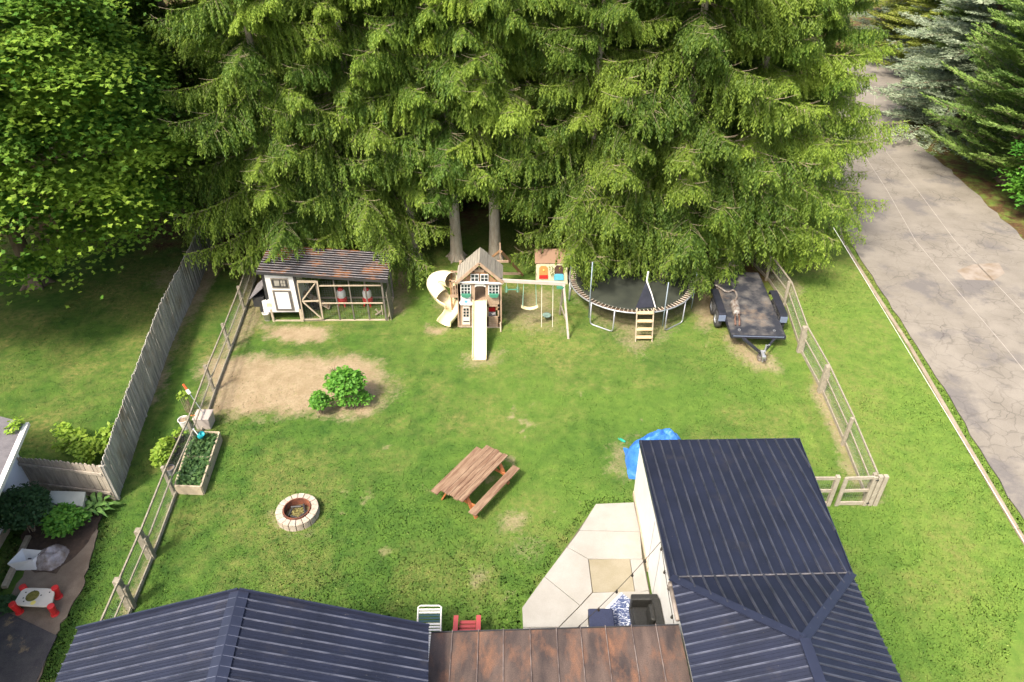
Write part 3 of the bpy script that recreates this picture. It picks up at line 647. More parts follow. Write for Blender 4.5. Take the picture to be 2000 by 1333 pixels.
# broadleaf trees
def leaf_quads(C, size, r, flat=.5, updir=None):
    n = len(C); az = r.random(n)*2*np.pi; D = np.stack([np.cos(az), np.sin(az), r.normal(size=n)*.35-.15], -1)
    Nn = np.stack([r.normal(size=n)*flat, r.normal(size=n)*flat, np.ones(n)], -1)
    if updir is not None: Nn = Nn+updir
    s = size*(.6+.7*r.random(n)); return D, Nn, s
def maple_leaf(C, D, Nn, s):   # two crossed kites give a lobed outline
    D = unit(D); S = unit(np.cross(D, Nn)); N2 = np.cross(S, D)
    k1 = kites(C, D, Nn, s, s*.30, .42); C2 = C+D*(s*.38)[:, None]-S*(s*.52)[:, None]+N2*.004
    k2 = kites(C2, S, Nn, s*1.04, s*.26, .5)
    return np.concatenate([k1, k2])
def crown_mesh(name, c, rad, nclump, nleaf, size, m, seed, shell=.72, cl=(.95,.95,.34)):
    r = np.random.default_rng(seed); Cs, U = [], []
    for i in range(nclump):
        d = unit(r.normal(size=3)); rr = shell+(1-shell)*r.random()
        if r.random() < .15: rr *= .75
        rr *= .80+.38*float(vnoise(np.array([math.atan2(d[1], d[0])*1.6+9]), np.array([d[2]*2.6+seed]), seed)[0])
        cc = np.array(c)+d*np.array(rad)*rr
        if cc[2] < c[2]-rad[2]*.86: continue
        k = r.normal(size=(nleaf, 3))*.5*np.array(cl)*(.7+.6*r.random()); k[:, 2] += -.25*(k[:, 0]**2+k[:, 1]**2)
        Cs.append(cc+k); U.append(np.full(nleaf, r.normal()*.22))
    C = np.concatenate(Cs); u = np.concatenate(U); dirn = unit(C-np.array(c))*.35
    D, Nn, s = leaf_quads(C, size, r, .28, dirn); V = maple_leaf(C, D, Nn, s)
    t = np.clip(.42+u*1.5+r.normal(size=len(C))*.15, 0, 1); t = np.concatenate([t, t])
    # limbs
    W = ([], [])
    for i in range(26):
        d = unit(r.normal(size=3)+np.array([0,0,.25])); e = np.array(c)+d*np.array(rad)*.8; st = np.array([c[0], c[1], max(1.5, c[2]-rad[2]*.7)+r.random()*rad[2]*.6])
        v, f = tube_np([st, st*.6+e*.4+np.array([0,0,.4]), e], .11, .025, 5); o = len(W[0]); W[0].extend(v); W[1].extend([tuple(q+o for q in ff) for ff in f])
    return quads_mesh(name, V, t, [m, MT['barkb']], W)
mp = crown_mesh('maple_crown', (0,0,8.6), (7.2,6.8,6.8), 520, 520, .175, MT['maple'], 5, shell=.84, cl=(1.15,1.15,.27))
TRM = trunk_mesh('trunk', 10, .32, MT['barkb'], 8)
tree('maple_tree', (-19.1, 24.8, 0), mp, TRM, 'big leafy maple filling the upper left corner of the picture', 'broadleaf trees', 0, 1.0)
tree('maple_tree', (-25.0, 38.5, 0), mp, TRM, 'maple behind the big one at the top left corner', 'broadleaf trees', 2.0, 1.0)
mp2 = crown_mesh('young_maple_crown', (0,0,2.2), (1.7,1.7,2.0), 60, 120, .18, MT['bush'], 6, shell=.5, cl=(.6,.6,.3))
TRS = trunk_mesh('trunk', 3, .07, MT['barkb'], 9)
tree('young_maple_tree', (24.4, 30.4, 0), mp2, TRS, 'small bright maple at the right edge below the dark fir', 'broadleaf trees', 0, 1.0)
tree('young_maple_tree', (33.2, 44.5, 0), mp2, TRS, 'bright yellow green maple at the right edge in front of the blue spruces', 'broadleaf trees', 1.0, 1.6)

def bush(name, c, rad, n, size, m, label, cat, seed, group=None, stems=True, parent=None, dome=True):
    r = np.random.default_rng(seed); d = unit(r.normal(size=(n, 3))); 
    if dome: d[:, 2] = np.abs(d[:, 2])
    rr = (.45+.55*r.random(n)**.5)*(.80+.40*vnoise(np.arctan2(d[:,1], d[:,0])*2+seed, d[:,2]*4+seed, seed))
    C = np.array(c)+d*rr[:, None]*np.array(rad)
    D, Nn, s = leaf_quads(C, size, r, .6, d*.6); V = kites(C, D, Nn, s, s*.32)
    t = np.clip(.45+r.normal(size=n)*.25, 0, 1)
    W = ([], [])
    if stems:
        for i in range(12):
            e = C[r.integers(n)]; st = np.array([c[0]+r.normal()*.07, c[1]+r.normal()*.07, 0]); v, f = tube_np([st, st*.5+e*.5+np.array([0,0,.04]), e], .012, .004, 4); o = len(W[0]); W[0].extend(v); W[1].extend([tuple(q+o for q in ff) for ff in f])
    base = Vector((c[0], c[1], 0)) if parent is None else Vector((0,0,0))
    if parent is not None:
        q = parent
        while q: base += q.location; q = q.parent
    off = np.array(base); V = V-off
    if W[0]: W = (np.array(W[0])-off, W[1])
    me = quads_mesh(name, V, t, [m, MT['twig']], W if len(W[0]) else None); o = bpy.data.objects.new(name, me); COL.objects.link(o)
    if parent is None: o.location = base; tag(o, label, cat, group)
    else: o.parent = parent
    return o
# garden shrubs
q = P(680, 795); bush('shrub', (q.x, q.y+.15, .75), (.60,.48,.58), 1500, .13, MT['bush'], 'rounded bright green shrub in the bare garden patch', 'shrub', 1)
bush('shrub_skirt', (q.x+.15, q.y+.05, .25), (.65,.4,.4), 900, .09, MT['bush'], None, None, 5, parent=None, stems=True); SK = bpy.data.objects['shrub_skirt']; SK.name = 'weeds'; tag(SK, 'low weeds growing around the foot of the rounded garden shrub', 'weeds')
q = P(629, 808); bush('shrub', (q.x, q.y, .42), (.32,.3,.42), 900, .10, MT['bush'], 'smaller bright green shrub left of the rounded one on the bare patch', 'shrub', 2)
q = P(652, 728); sb = MB()
for i in range(9):
    a = i*.7; sb.tube([(q.x,q.y,0),(q.x+.1*math.cos(a),q.y+.1*math.sin(a),.12),(q.x+.2*math.cos(a),q.y+.2*math.sin(a),.15+.03*(i%3))], [.012,.008,.004], 5)
tag(sb.build('dried_stub', MT['exhaustred']), 'dry brown plant stub on bare soil behind the rounded shrub', 'dead plant')
# neighbour plants
q = P(165, 895); tt = thing('sprawling_shrub', (q.x, q.y, 0), 'yellow green sprawling shrub behind the short pale fence section', 'shrub')
for i, (px, py, h) in enumerate([(122,840,.6),(140,848,.6),(158,856,.65),(120,868,.5),(150,878,.55),(172,872,.7),(190,862,.7),(212,845,.75),(205,870,.6),(165,893,.5)]):
    c = P(px, py, h*.9); bush('leaf_cluster', (c.x, c.y, h*.9), (.24,.2,.2), 95, .14, MT['lime'], None, None, 30+i, stems=False, parent=tt, dome=False)
q = P(60, 1040); bush('bush', (q.x, q.y+.1, .65), (.75,.65,.75), 3600, .10, MT['darkbush'], 'dark green dense bush against the pale neighbouring wall', 'bush', 12)
q = P(135, 1045); bush('bush', (q.x, q.y+.1, .38), (.5,.48,.45), 1500, .12, MT['bush'], 'mid green leafy plant in front of the grey storage bench', 'bush', 13)
q = P(182, 1010); hb = MB(); rr_ = random.Random(4)
for i in range(34):
    a = rr_.random()*6.28; l = .28+.2*rr_.random(); hgt = .18+.14*rr_.random(); d = Vector((math.cos(a), math.sin(a), 0)); s = Vector((-d.y, d.x, 0)); c = Vector((q.x+rr_.uniform(-.25,.2), q.y+rr_.uniform(-.05,.3), .04))
    pts = [c, c+d*l*.4+Vector((0,0,hgt)), c+d*l*.8+Vector((0,0,hgt*1.05)), c+d*l*1.1+Vector((0,0,hgt*.6))]
    wv = [.015,.05,.04,.004]; vs = []
    for p_, w_ in zip(pts, wv): vs += [p_-s*w_, p_+s*w_]
    hb.add(vs, [(0,1,3,2),(2,3,5,4),(4,5,7,6)])
tag(hb.build('hosta_plant', mat('hosta_leaf', (.07,.16,.03), (.14,.25,.06), (6,6,6), rough=.5)), 'broad leaved light green plant at the right end of the storage bench', 'plant')

# ------------------------------------------------------------------ our house
house = thing('house', (0, 6, 0), 'low farmhouse with navy ribbed metal roofs and a rusty flat roof between its wings', 'house')
def ribs(poly, across, m, name, parent, sp=.2, rw=.028, rh=.022, minor=True, off=0.0, pan=.012, matrib=None):
    """roof panel: flat polygon with raised ribs perpendicular to `across`"""
    poly = [Vector(p) for p in poly]; n = Vector((0,0,0))
    for i in range(len(poly)): n += (poly[i]-poly[0]).cross(poly[(i+1)%len(poly)]-poly[0])
    n.normalize()
    if n.z < 0: poly = poly[::-1]; n = -n
    v = Vector(across); v = (v-n*v.dot(n)).normalized(); u = n.cross(v).normalized(); o = poly[0]
    pc = [((p-o).dot(u), (p-o).dot(v)) for p in poly]; b = MB(); b.slab(poly, .05); rb = MB() if matrib else b
    lo, hi = min(p[1] for p in pc), max(p[1] for p in pc); k = 0; y = lo+sp*.5+off
    items = []
    while y < hi: items.append((y, rw, rh)); 
    return None
def roof_panel(poly, across, m, name, parent, sp=.2, rw=.022, rh=.034, minor=True, thick=.05, ribmat=None, lbl=None):
    poly = [Vector(p) for p in poly]; n = Vector((0,0,0))
    for i in range(len(poly)): n += (poly[i]-poly[0]).cross(poly[(i+1)%len(poly)]-poly[0])
    n.normalize()
    if n.z < 0: poly = poly[::-1]; n = -n
    v = Vector(across); v = (v-n*v.dot(n)).normalized(); u = n.cross(v).normalized(); o = poly[0]
    pc = [((p-o).dot(u), (p-o).dot(v)) for p in poly]; b = MB(); b.slab(poly, thick); rb = MB()
    lo, hi = min(p[1] for p in pc), max(p[1] for p in pc); items = []; y = lo+sp*.5
    while y < hi-.02:
        items.append((y, rw, rh))
        if minor:
            for q in (.33, .66): items.append((y+sp*q, rw*.45, rh*.28))
        y += sp
    for y, w_, h_ in items:
        xs = []
        for i in range(len(pc)):
            (x0, y0), (x1, y1) = pc[i], pc[(i+1)%len(pc)]
            if (y0 > y) != (y1 > y): xs.append(x0+(x1-x0)*(y-y0)/(y1-y0))
        if len(xs) < 2: continue
        a, c = min(xs)+.004, max(xs)-.004
        if c-a < .05: continue
        tgt = rb if (ribmat and h_ > .015) else b
        vs = []
        for xx in (a, c):
            for yy, zz in ((-w_,.001),(w_,.001),(w_*.55,h_),(-w_*.55,h_)): vs.append(o+u*xx+v*(y+yy)+n*zz)
        tgt.add(vs, [(3,2,1,0),(4,5,6,7),(0,1,5,4),(1,2,6,5),(2,3,7,6),(3,0,4,7)])
    ob = b.build(name, m, parent)
    if lbl: ob['label'] = lbl
    if rb.v: rb.build('rib', ribmat, ob)
    return ob
# left wing : gable roof, ridge along Y
ZE, ZR = 2.8, 3.96
LC = P(150,1235,ZE); RC = P(838,1222,ZE); APX = P(478,1150,ZR); yF = (LC.y+RC.y)/2; yb = -1.0
dx = -.085
def sh(x, z, y): return (x - dx*0 + (yF-y)*.078, y, z)
xl, xr, xm = LC.x, RC.x, (LC.x+RC.x)/2
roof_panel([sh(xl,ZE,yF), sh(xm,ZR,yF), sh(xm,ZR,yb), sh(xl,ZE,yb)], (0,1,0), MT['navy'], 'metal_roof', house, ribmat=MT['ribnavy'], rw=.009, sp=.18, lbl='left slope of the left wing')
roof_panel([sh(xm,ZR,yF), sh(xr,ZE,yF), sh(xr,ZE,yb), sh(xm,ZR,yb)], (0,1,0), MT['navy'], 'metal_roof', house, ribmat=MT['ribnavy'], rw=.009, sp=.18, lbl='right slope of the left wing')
rc = MB(); sl2 = (ZR-ZE)/(xm-xl)
for s_ in (-1, 1):
    rc.slab([Vector(sh(xm,ZR+.034,yF+.03)), Vector(sh(xm+s_*.17,ZR+.034-.17*sl2,yF+.03)), Vector(sh(xm+s_*.17,ZR+.034-.17*sl2,yb)), Vector(sh(xm,ZR+.034,yb))][::s_*-1 if s_ == 1 else 1], .008)
rc.build('ridge_cap', MT['navy_trim'], house)
tr = MB()
for a, b_ in (((xl,ZE),(xm,ZR)),((xm,ZR),(xr,ZE))):
    p, q = Vector(sh(a[0],a[1]+.015,yF+.012)), Vector(sh(b_[0],b_[1]+.015,yF+.012)); tr.beam(p, q, .03, .12)
tr.build('rake_trim', MT['navy_trim'], house)
wl = MB(); wl.box(xl+.25, xr-.25, yb, yF-.25, 0, ZE-.12); wl.add([(xl+.25,yF-.25,ZE-.12),(xr-.25,yF-.25,ZE-.12),(xm,yF-.25,ZR-.18),(xl+.25,yb,ZE-.12),(xr-.25,yb,ZE-.12),(xm,yb,ZR-.18)], [(0,1,2),(5,4,3),(0,2,5,3),(1,4,5,2)])
wl.build('wall', MT['white'], house)
# rusty flat roof
zr_ = 2.2; A = P(842,1237,zr_); B = P(1326,1222,zr_)
b = MB(); b.slab([(A.x,A.y,zr_),(A.x,yb,zr_+.02),(B.x,yb,zr_+.02),(B.x,B.y,zr_)], .05); rr2 = b.build('rusty_roof', MT['rust'], house)
sm_ = MB()
for i, px in enumerate([883.8,934.6,983,1035,1086,1133,1181.7,1232.4,1280]):
    t = P(px, 1233-(px-845)*.031, zr_); sm_.beam((t.x,t.y-.004,zr_+.012), (t.x+.02,yb,zr_+.032), .014, .03)
sm_.build('seam', MT['seam'], rr2)
fb = MB(); fb.beam((A.x,A.y+.012,zr_-.03), (B.x,B.y+.012,zr_-.03), .02, .10); fb.build('fascia', MT['black'], rr2)
wc = MB(); wc.box(A.x, B.x-.05, yb, A.y-1.6, 0, zr_-.06); wc.build('wall', MT['white'], house)
ps = MB()
for t in (.02,.5):
    ps = MB(); ps.box(A.x+(B.x-A.x)*t, A.x+(B.x-A.x)*t+.1, A.y-.25, A.y-.15, 0, zr_-.06); ps.build('porch_post', MT['white'], house)
# right wing: low front part and hip
zf, zh, zp = 1.86, 2.42, 3.18
FL = P(1250,862,zf); FR = P(1560,858,zf); HL = P(1310,1130,zh); HR = P(1664,1122,zh); AP = P(1570,1250,zp)
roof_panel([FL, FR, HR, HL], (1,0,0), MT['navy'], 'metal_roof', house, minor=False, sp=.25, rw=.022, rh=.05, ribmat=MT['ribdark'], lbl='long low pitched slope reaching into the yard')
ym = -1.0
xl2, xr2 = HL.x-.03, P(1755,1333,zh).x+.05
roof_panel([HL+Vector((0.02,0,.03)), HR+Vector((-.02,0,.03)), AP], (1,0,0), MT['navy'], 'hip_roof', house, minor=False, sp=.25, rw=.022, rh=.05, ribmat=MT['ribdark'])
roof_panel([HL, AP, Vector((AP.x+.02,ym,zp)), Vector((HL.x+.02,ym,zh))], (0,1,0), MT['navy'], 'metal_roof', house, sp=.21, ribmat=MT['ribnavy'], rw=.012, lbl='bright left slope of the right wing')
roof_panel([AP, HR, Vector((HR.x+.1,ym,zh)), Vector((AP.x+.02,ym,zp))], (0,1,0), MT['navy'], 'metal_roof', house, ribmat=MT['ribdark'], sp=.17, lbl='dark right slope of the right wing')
hc = MB(); U = Vector((0,0,.035))
hc.beam(HL+U, AP+U, .17, .03); hc.beam(HR+U, AP+U, .17, .03); hc.beam(AP+U*1.2, Vector((AP.x+.02,ym,zp+.04)), .19, .035); hc.build('hip_cap', MT['navy_trim'], house)
sx = MB(); sx.beam(HL+Vector((.08,.0,.05)), HR+Vector((-.06,0,.05)), .03, .012); sx.build('seam_flashing', mat('faded_flashing', (.14,.13,.13), (.05,.05,.055), (7,7,7), rough=.5), house)
et = MB(); et.beam(FL+Vector((0,.012,-.03)), FR+Vector((0,.012,-.03)), .02, .09); et.beam(FL+Vector((-.012,0,-.02)), HL+Vector((-.012,0,-.02)), .02, .10); et.beam(FR+Vector((.012,0,-.02)), HR+Vector((.012,0,-.02)), .02, .1); et.build('rake_trim', MT['navy_trim'], house)
xw = 3.30; xe = FR.x-.45
ww = MB(); ww.add([(xw,13.42,0),(xw,13.42,zf-.06),(xw,HL.y,zh-.06),(xw,ym,zh-.06),(xw,ym,0),(xe,13.42,0),(xe,13.42,zf-.06),(xe-.1,HL.y,zh-.06),(xe-.1,ym,zh-.06),(xe-.1,ym,0)],
    [(0,1,2,3,4),(9,8,7,6,5),(5,6,1,0),(1,6,7,2),(2,7,8,3),(3,8,9,4),(4,9,5,0)]); rw_ = ww.build('wall', MT['white'], house)
fo = MB(); fo.box(xw-.03, xw-.003, 10.9, 13.38, 0, .16); fo.build('wall_base', MT['palewood'], house)
gt = MB(); gp = P(1312,1142,2.33); gt.tube([(gp.x-.02,gp.y,2.30),(gp.x-.02,B.y+.05,2.30)], .05, 10); gt.tube([(gp.x-.02,gp.y,2.36),(gp.x-.02,gp.y,2.18)], .06, 10); gt.build('gutter', mat('brown_gutter', (.24,.20,.17), (.14,.12,.10), (5,5,5), rough=.6), house, smooth=True)
# faint door outline in the white wall
dr = MB(); dr.box(xw-.008, xw-.002, 11.0, 11.02, .15, 1.75); dr.box(xw-.008,xw-.002, 10.2,10.22,.1,1.8); dr.build('door_edge', MT['steel'], house)

# ------------------------------------------------------------------ string lights
def strlight(p, q, sag, ts, label, name='string_lights'):
    p, q = Vector(p), Vector(q); t = thing(name, (p.x, p.y, 0), label, 'string lights', 'string lights over the patio'); b = MB()
    f = lambda s: p.lerp(q, s)-Vector((0,0,sag*4*s*(1-s)))
    b.tube([f(i/12) for i in range(13)], .007, 5); b.build('cable', MT['darkcable'], t)
    for s in ts:
        c = f(s); k = MB(); k.lathe([(.004,0),(.018,-.01),(.018,-.04),(.03,-.07),(.024,-.1),(.0,-.115)], c, 10); k.build('bulb', MT['darkcable'], t, smooth=True)
strlight(P(1291,1058,2.08), P(1127,1227,2.24), .12, (.2,.36,.55,.76,.97), 'dark string of bulbs crossing the patio from the wing eave to the rusty roof')
strlight(P(1291,1060,2.08), P(1316,1218,2.2), .06, (.06,.35,.90), 'dark string of bulbs running along the white wing wall')

# ------------------------------------------------------------------ fences
def wire_panel(b, p, q, z0, z1, dx=.06, dz=.06, r=.0011):
    p, q = Vector(p), Vector(q); L = (q-p).length; d = (q-p)/L; n = Vector((-d.y, d.x, 0))
    for i in range(int(L/dx)+1):
        c = p+d*min(L, i*dx); b.add([c-d*r+Vector((0,0,z0)), c+d*r+Vector((0,0,z0)), c+d*r+Vector((0,0,z1)), c-d*r+Vector((0,0,z1)), c+n*.0015+Vector((0,0,z0)), c+n*.0015+Vector((0,0,z1))], [(0,1,2,3),(1,4,5,2),(4,0,3,5)])
    for j in range(int((z1-z0)/dz)+1):
        z = z0+j*dz; b.add([p+Vector((0,0,z-r)), q+Vector((0,0,z-r)), q+Vector((0,0,z+r)), p+Vector((0,0,z+r)), p+n*.0015+Vector((0,0,z)), q+n*.0015+Vector((0,0,z))], [(0,1,2,3),(3,2,5,4),(4,5,1,0)])
def wire_fence(name, posts, label, side, woodm, hgt=1.05, big=(), extra_double=(), botw=.03):
    t = thing(name, (posts[0][0], posts[0][1], 0), label, 'fence'); rnd = random.Random(len(posts))
    for i, (x, y) in enumerate(posts):
        w_ = .15 if i in big else .095; b = MB(); lean = rnd.uniform(-.03,.03)
        b.beam((x,y,-.1),(x+lean,y+rnd.uniform(-.02,.02),hgt+.03), w_, w_, up=(0,1,0)); b.build('post', woodm, t, bevel=.012)
        if i in big:
            b = MB(); b.beam((x+side*.10,y,-.02),(x+side*.10+lean,y,hgt-.25), .05, .13, up=(0,1,0)); b.build('brace_board', woodm, t, bevel=.006)
    off = side*.065
    for i in range(len(posts)-1):
        p, q = Vector((*posts[i], 0)), Vector((*posts[i+1], 0)); d = (q-p).normalized(); n = Vector((-d.y, d.x, 0)); o = n*(-off)
        for z, hh, ww_ in ((hgt, .055, .035), (hgt*.56, .045, .03), (.07, .12, botw)):
            b = MB(); b.beam(p+o+d*.004+Vector((0,0,z+rnd.uniform(-.01,.01))), q+o-d*.004+Vector((0,0,z+rnd.uniform(-.01,.01))), ww_, hh); b.build('rail', woodm, t)
        b = MB(); wire_panel(b, p+o*1.7, q+o*1.7, .05, hgt); b.build('wire_mesh', MT['wire'], t)
    return t
lf = [tuple(P(*p).xy) for p in [(255,1187),(295,1090),(341,966),(383,868),(418.3,764.4),(449.8,681.9),(477.2,606.3),(500,537.6)]]
lf = [(lf[0][0]+.12, 8.2), ] + lf + [(-10.55,27.0),(-10.8,29.5)]
wire_fence('wire_fence', lf, 'weathered wood and wire fence along the left side of the yard, past the raised bed', 1, MT['greywood'], big=(1,2))
rf = [tuple(P(*p).xy) for p in [(1692,984),(1645,869),(1601,766),(1560,688.5),(1530.6,597.4),(1496,548)]]+[(9.6,27.5)]
wire_fence('wire_fence', rf[1:] and [(rf[0][0]-.02,rf[0][1]+.1)]+rf[1:], 'pale wood and wire fence along the right side of the yard, beside the trailer', 1, mat('bleached_wood', (.31,.27,.205), (.23,.20,.15), (10,10,10), rough=.85, bump=.3, fine=.12), big=(2,3))
# gate and its short fence beside the wing
gw = mat('gate_wood', (.35,.31,.24), (.27,.235,.18), (10,10,10), rough=.85, bump=.3, fine=.12)
g1 = P(1703,986); g2 = P(1634,987); g3 = P(1616,986)
gt_ = thing('gate', ((g1.x+g2.x)/2, g1.y, 0), 'pale wooden gate with wire infill at the lower right corner of the yard', 'gate')
xa, xb_, yy = g2.x-.02, g1.x-.22, g1.y+.0
for n_, p, q, wd_ in (('rail',(xa,yy,1.02),(xb_,yy,1.05),.10),('rail',(xa,yy,.55),(xb_,yy,.57),.09),('rail',(xa,yy,.07),(xb_,yy,.07),.12),('stile',(xa,yy-.03,.0),(xa,yy-.03,1.08),.1),('stile',(xb_,yy-.03,.0),(xb_,yy-.03,1.1),.1)):
    b = MB(); b.beam(p, q, .045, wd_, up=(0,0,1) if n_ == 'rail' else (1,0,0)); b.build(n_, gw, gt_, bevel=.005)
b = MB(); wire_panel(b, (xa,yy+.03,0), (xb_,yy+.03,0), .05, 1.05); b.build('wire_mesh', MT['wire'], gt_)
b = MB(); b.box(xb_+.01,xb_+.09,yy-.06,yy-.045,.1,.14); b.box(xb_+.01,xb_+.09,yy-.06,yy-.045,.98,1.02); b.build('hinge', MT['black'], gt_)
sf = thing('short_fence', (g3.x, g3.y, 0), 'short pale fence section between the gate and the navy roofed wing', 'fence')
for x in (g1.x-.08, g1.x+.06, g3.x): 
    b = MB(); b.beam((x,yy,-.1),(x,yy,1.12), .11, .11, up=(0,1,0)); b.build('post', gw, sf, bevel=.01)
for z in (1.03,.56,.08):
    b = MB(); b.beam((g3.x,yy,z),(6.2,yy+.02,z), .045, .10); b.build('rail', gw, sf, bevel=.005)
b = MB(); wire_panel(b, (6.2,yy+.03,0), (g3.x,yy+.03,0), .05, 1.05); b.build('wire_mesh', MT['wire'], sf)

# picket fence of the neighbour
def picket(name, pts, hts, m, label, bw=.115, seed=1, ends=True):
    rnd = random.Random(seed); t = thing(name, (pts[0][0], pts[0][1], 0), label, 'fence')
    for i in range(len(pts)-1):
        p, q = Vector((*pts[i],0)), Vector((*pts[i+1],0)); L = (q-p).length; d = (q-p)/L; n = Vector((-d.y, d.x, 0)); k = int(L/(bw+.004)); b = MB()
        for j in range(k):
            s = (j+.5)/k; c = p+d*L*s; h = hts[i]+(hts[i+1]-hts[i])*s+rnd.uniform(-.03,.03); w_ = bw/2*rnd.uniform(.94,1.0); o = n*rnd.uniform(-.008,.008); tl = rnd.uniform(-.012,.012)
            pr = [(-w_,0),(w_,0),(w_,h-.05),(w_*.4,h),(-w_*.4,h),(-w_,h-.05)]
            vs = [c+d*(x_+tl*z_)+o+n*.010+Vector((0,0,z_)) for x_, z_ in pr]+[c+d*(x_+tl*z_)+o-n*.010+Vector((0,0,z_)) for x_, z_ in pr]
            b.add(vs, [(5,4,3,2,1,0),(6,7,8,9,10,11)]+[(a, (a+1)%6, 6+(a+1)%6, 6+a) for a in range(6)])
        b.build('picket_boards', m, t)
        b = MB()
        for z in (.3, hts[i]-.3): b.beam(p-n*-.05+Vector((0,0,z)), q-n*-.05+Vector((0,0,z)), .04, .09)
        b.build('rail', m, t)
    for x, y in pts:
        b = MB(); b.beam((x,y,-.1),(x,y,1.3), .08, .08, up=(0,1,0)); b.build('post', m, t)
    return t
pk = [tuple(P(*p).xy) for p in [(232,975),(285,815),(338,665),(388,560),(430,455)]]+[(-13.6,32)]
pkh = [1.42,1.5,1.6,1.62,1.65,1.65]
picket('picket_fence', pk, pkh, MT['board'], 'long tall weathered grey board fence left of the wire fence')
pf = [tuple(P(*p).xy) for p in [(229,977),(60,962)]]
pf[1] = (-13.75, 13.85)
picket('picket_fence', [(pf[0][0]-.05, pf[0][1]+.02), pf[1]], [1.32,1.25], MT['boardb'], 'short paler board fence section meeting the neighbouring house', seed=3)

# ------------------------------------------------------------------ neighbouring house at the left edge
nh = thing('neighbour_house', (-14.6, 11, 0), 'pale sided neighbouring house corner with grey shingle roof at the left edge', 'house')
zt = 2.35; C1 = P(62,950,0); e1 = P(22,886,zt)
wx = -13.35; wy = 13.9
b = MB(); b.add([(wx,wy,0),(wx,wy,zt),(wx+.8,5,zt),(wx+.8,5,0),(wx-7,wy+.3,0),(wx-7,wy+.3,zt),(wx-7,5,zt),(wx-7,5,0)], [(0,1,2,3),(1,0,4,5),(3,2,6,7),(5,4,7,6),(2,1,5,6)])
b.build('wall', MT['siding'], nh)
b = MB(); b.box(wx-.01-.5, wx+.02, 5, wy, 0, .22); 
sk_ = MB(); sk_.beam((wx+.02,wy-.1,.12),(wx+.73,6,.12), .03, .24); sk_.build('foundation', MT['palewood'], nh)
rp = [P(48,826,2.5), P(0,935,2.5)]
rd = (rp[1]-rp[0]).normalized(); 
b = MB(); c0 = rp[0]; c1 = rp[0]+rd*9; b.slab([c0, c0+Vector((-5,.4,1.6)), c1+Vector((-5,.4,1.6)), c1], .08); b.build('shingle_roof', MT['shingle'], nh)
for k in range(10):
    pass
b = MB(); b.beam(c0+Vector((.05,.0,-.04)), c1+Vector((.05,0,-.04)), .12, .10); b.build('gutter', MT['white'], nh)
bush('gutter_weed', (c0.x-.1, c0.y-.25, 2.55), (.16,.28,.22), 240, .10, MT['lime'], 'pale green weed growing out of the neighbouring gutter', 'weed', 44, stems=False, dome=False)
bpy.data.objects['gutter_weed'].location.z = 0

# ------------------------------------------------------------------ left side yard things
q = P(95, 990); t = thing('storage_bench', (P(130,985).x, P(130,985).y, 0), 'grey green lidded storage bench against the short pale fence', 'storage bench')
ca_, cb, cc_, cd = P(90,985,.5), P(162,990,.5), P(168,962,.5), P(100,960,.5)
b = MB(); b.prism([(v.x,v.y) for v in (ca_,cb,cc_,cd)], .47, .53); b.build('lid', MT['boxgrey'], t, bevel=.012)
b = MB(); b.prism(inset([(v.x,v.y) for v in (ca_,cb,cc_,cd)], .05), 0, .465); b.build('body', MT['boxgrey'], t, bevel=.01)
# broken white plastic toy and clear sheet
t = thing('plastic_tub', (P(60,1105).x, P(60,1105).y, 0), 'cracked white plastic tub lying beside the crumpled clear plastic', 'tub')
c = P(58,1095,.15); b = MB(); b.add([c+Vector(v) for v in [(-.30,-.18,-.15),(.22,-.2,-.15),(.28,.18,-.15),(-.22,.2,-.15),(-.38,-.22,.16),(.14,-.05,.10),(.30,.20,.13),(-.28,.26,.14),(.02,-.1,-.06),(-.15,.05,-.1)]], [(0,1,5,4),(1,2,6,5),(2,3,7,6),(3,0,4,7),(0,3,2,1),(4,8,9,7),(5,8,4),(6,8,5),(6,9,8),(6,7,9)]); b.build('shell', MT['white'], t, bevel=.01)
b = MB(); b.box(c.x-.02,c.x+.06,c.y-.01,c.y+.02,.2,.215); b.build('slot', MT['black'], t)
def crumple(name, c, rx, ry, h, m, label, cat, seed, n=22, parent=None):
    r = np.random.default_rng(seed); g = np.linspace(-1, 1, n); X_, Y_ = np.meshgrid(g, g)
    rad = np.clip(1-(X_**2+Y_**2)**.9, 0, 1)**.5; Zz = rad*h*(.45+.9*fbm(X_*2+seed, Y_*2, 1.6, seed))
    k = 1+.25*(fbm(X_+5, Y_+seed, 1.5, seed+3)-.5); msk = (X_**2+Y_**2) < 1.15
    me = grid_mesh(name, X_*rx*k, Y_*ry*k, np.where(msk, Zz, 0)+.01)
    bm = bmesh.new(); bm.from_mesh(me); bmesh.ops.delete(bm, geom=[v for v in bm.verts if (v.co.x/rx)**2+(v.co.y/ry)**2 > 1.25], context='VERTS'); bm.to_mesh(me); bm.free()
    me.materials.append(m); o = bpy.data.objects.new(name, me); COL.objects.link(o); o.location = c; tag(o, label, cat); return o
q = P(103,1092); crumple('plastic_sheet', (q.x,q.y,.02), .36,.38,.3, MT['clear'], 'crumpled cloudy clear plastic sheet on the soil bed', 'plastic sheet', 3)
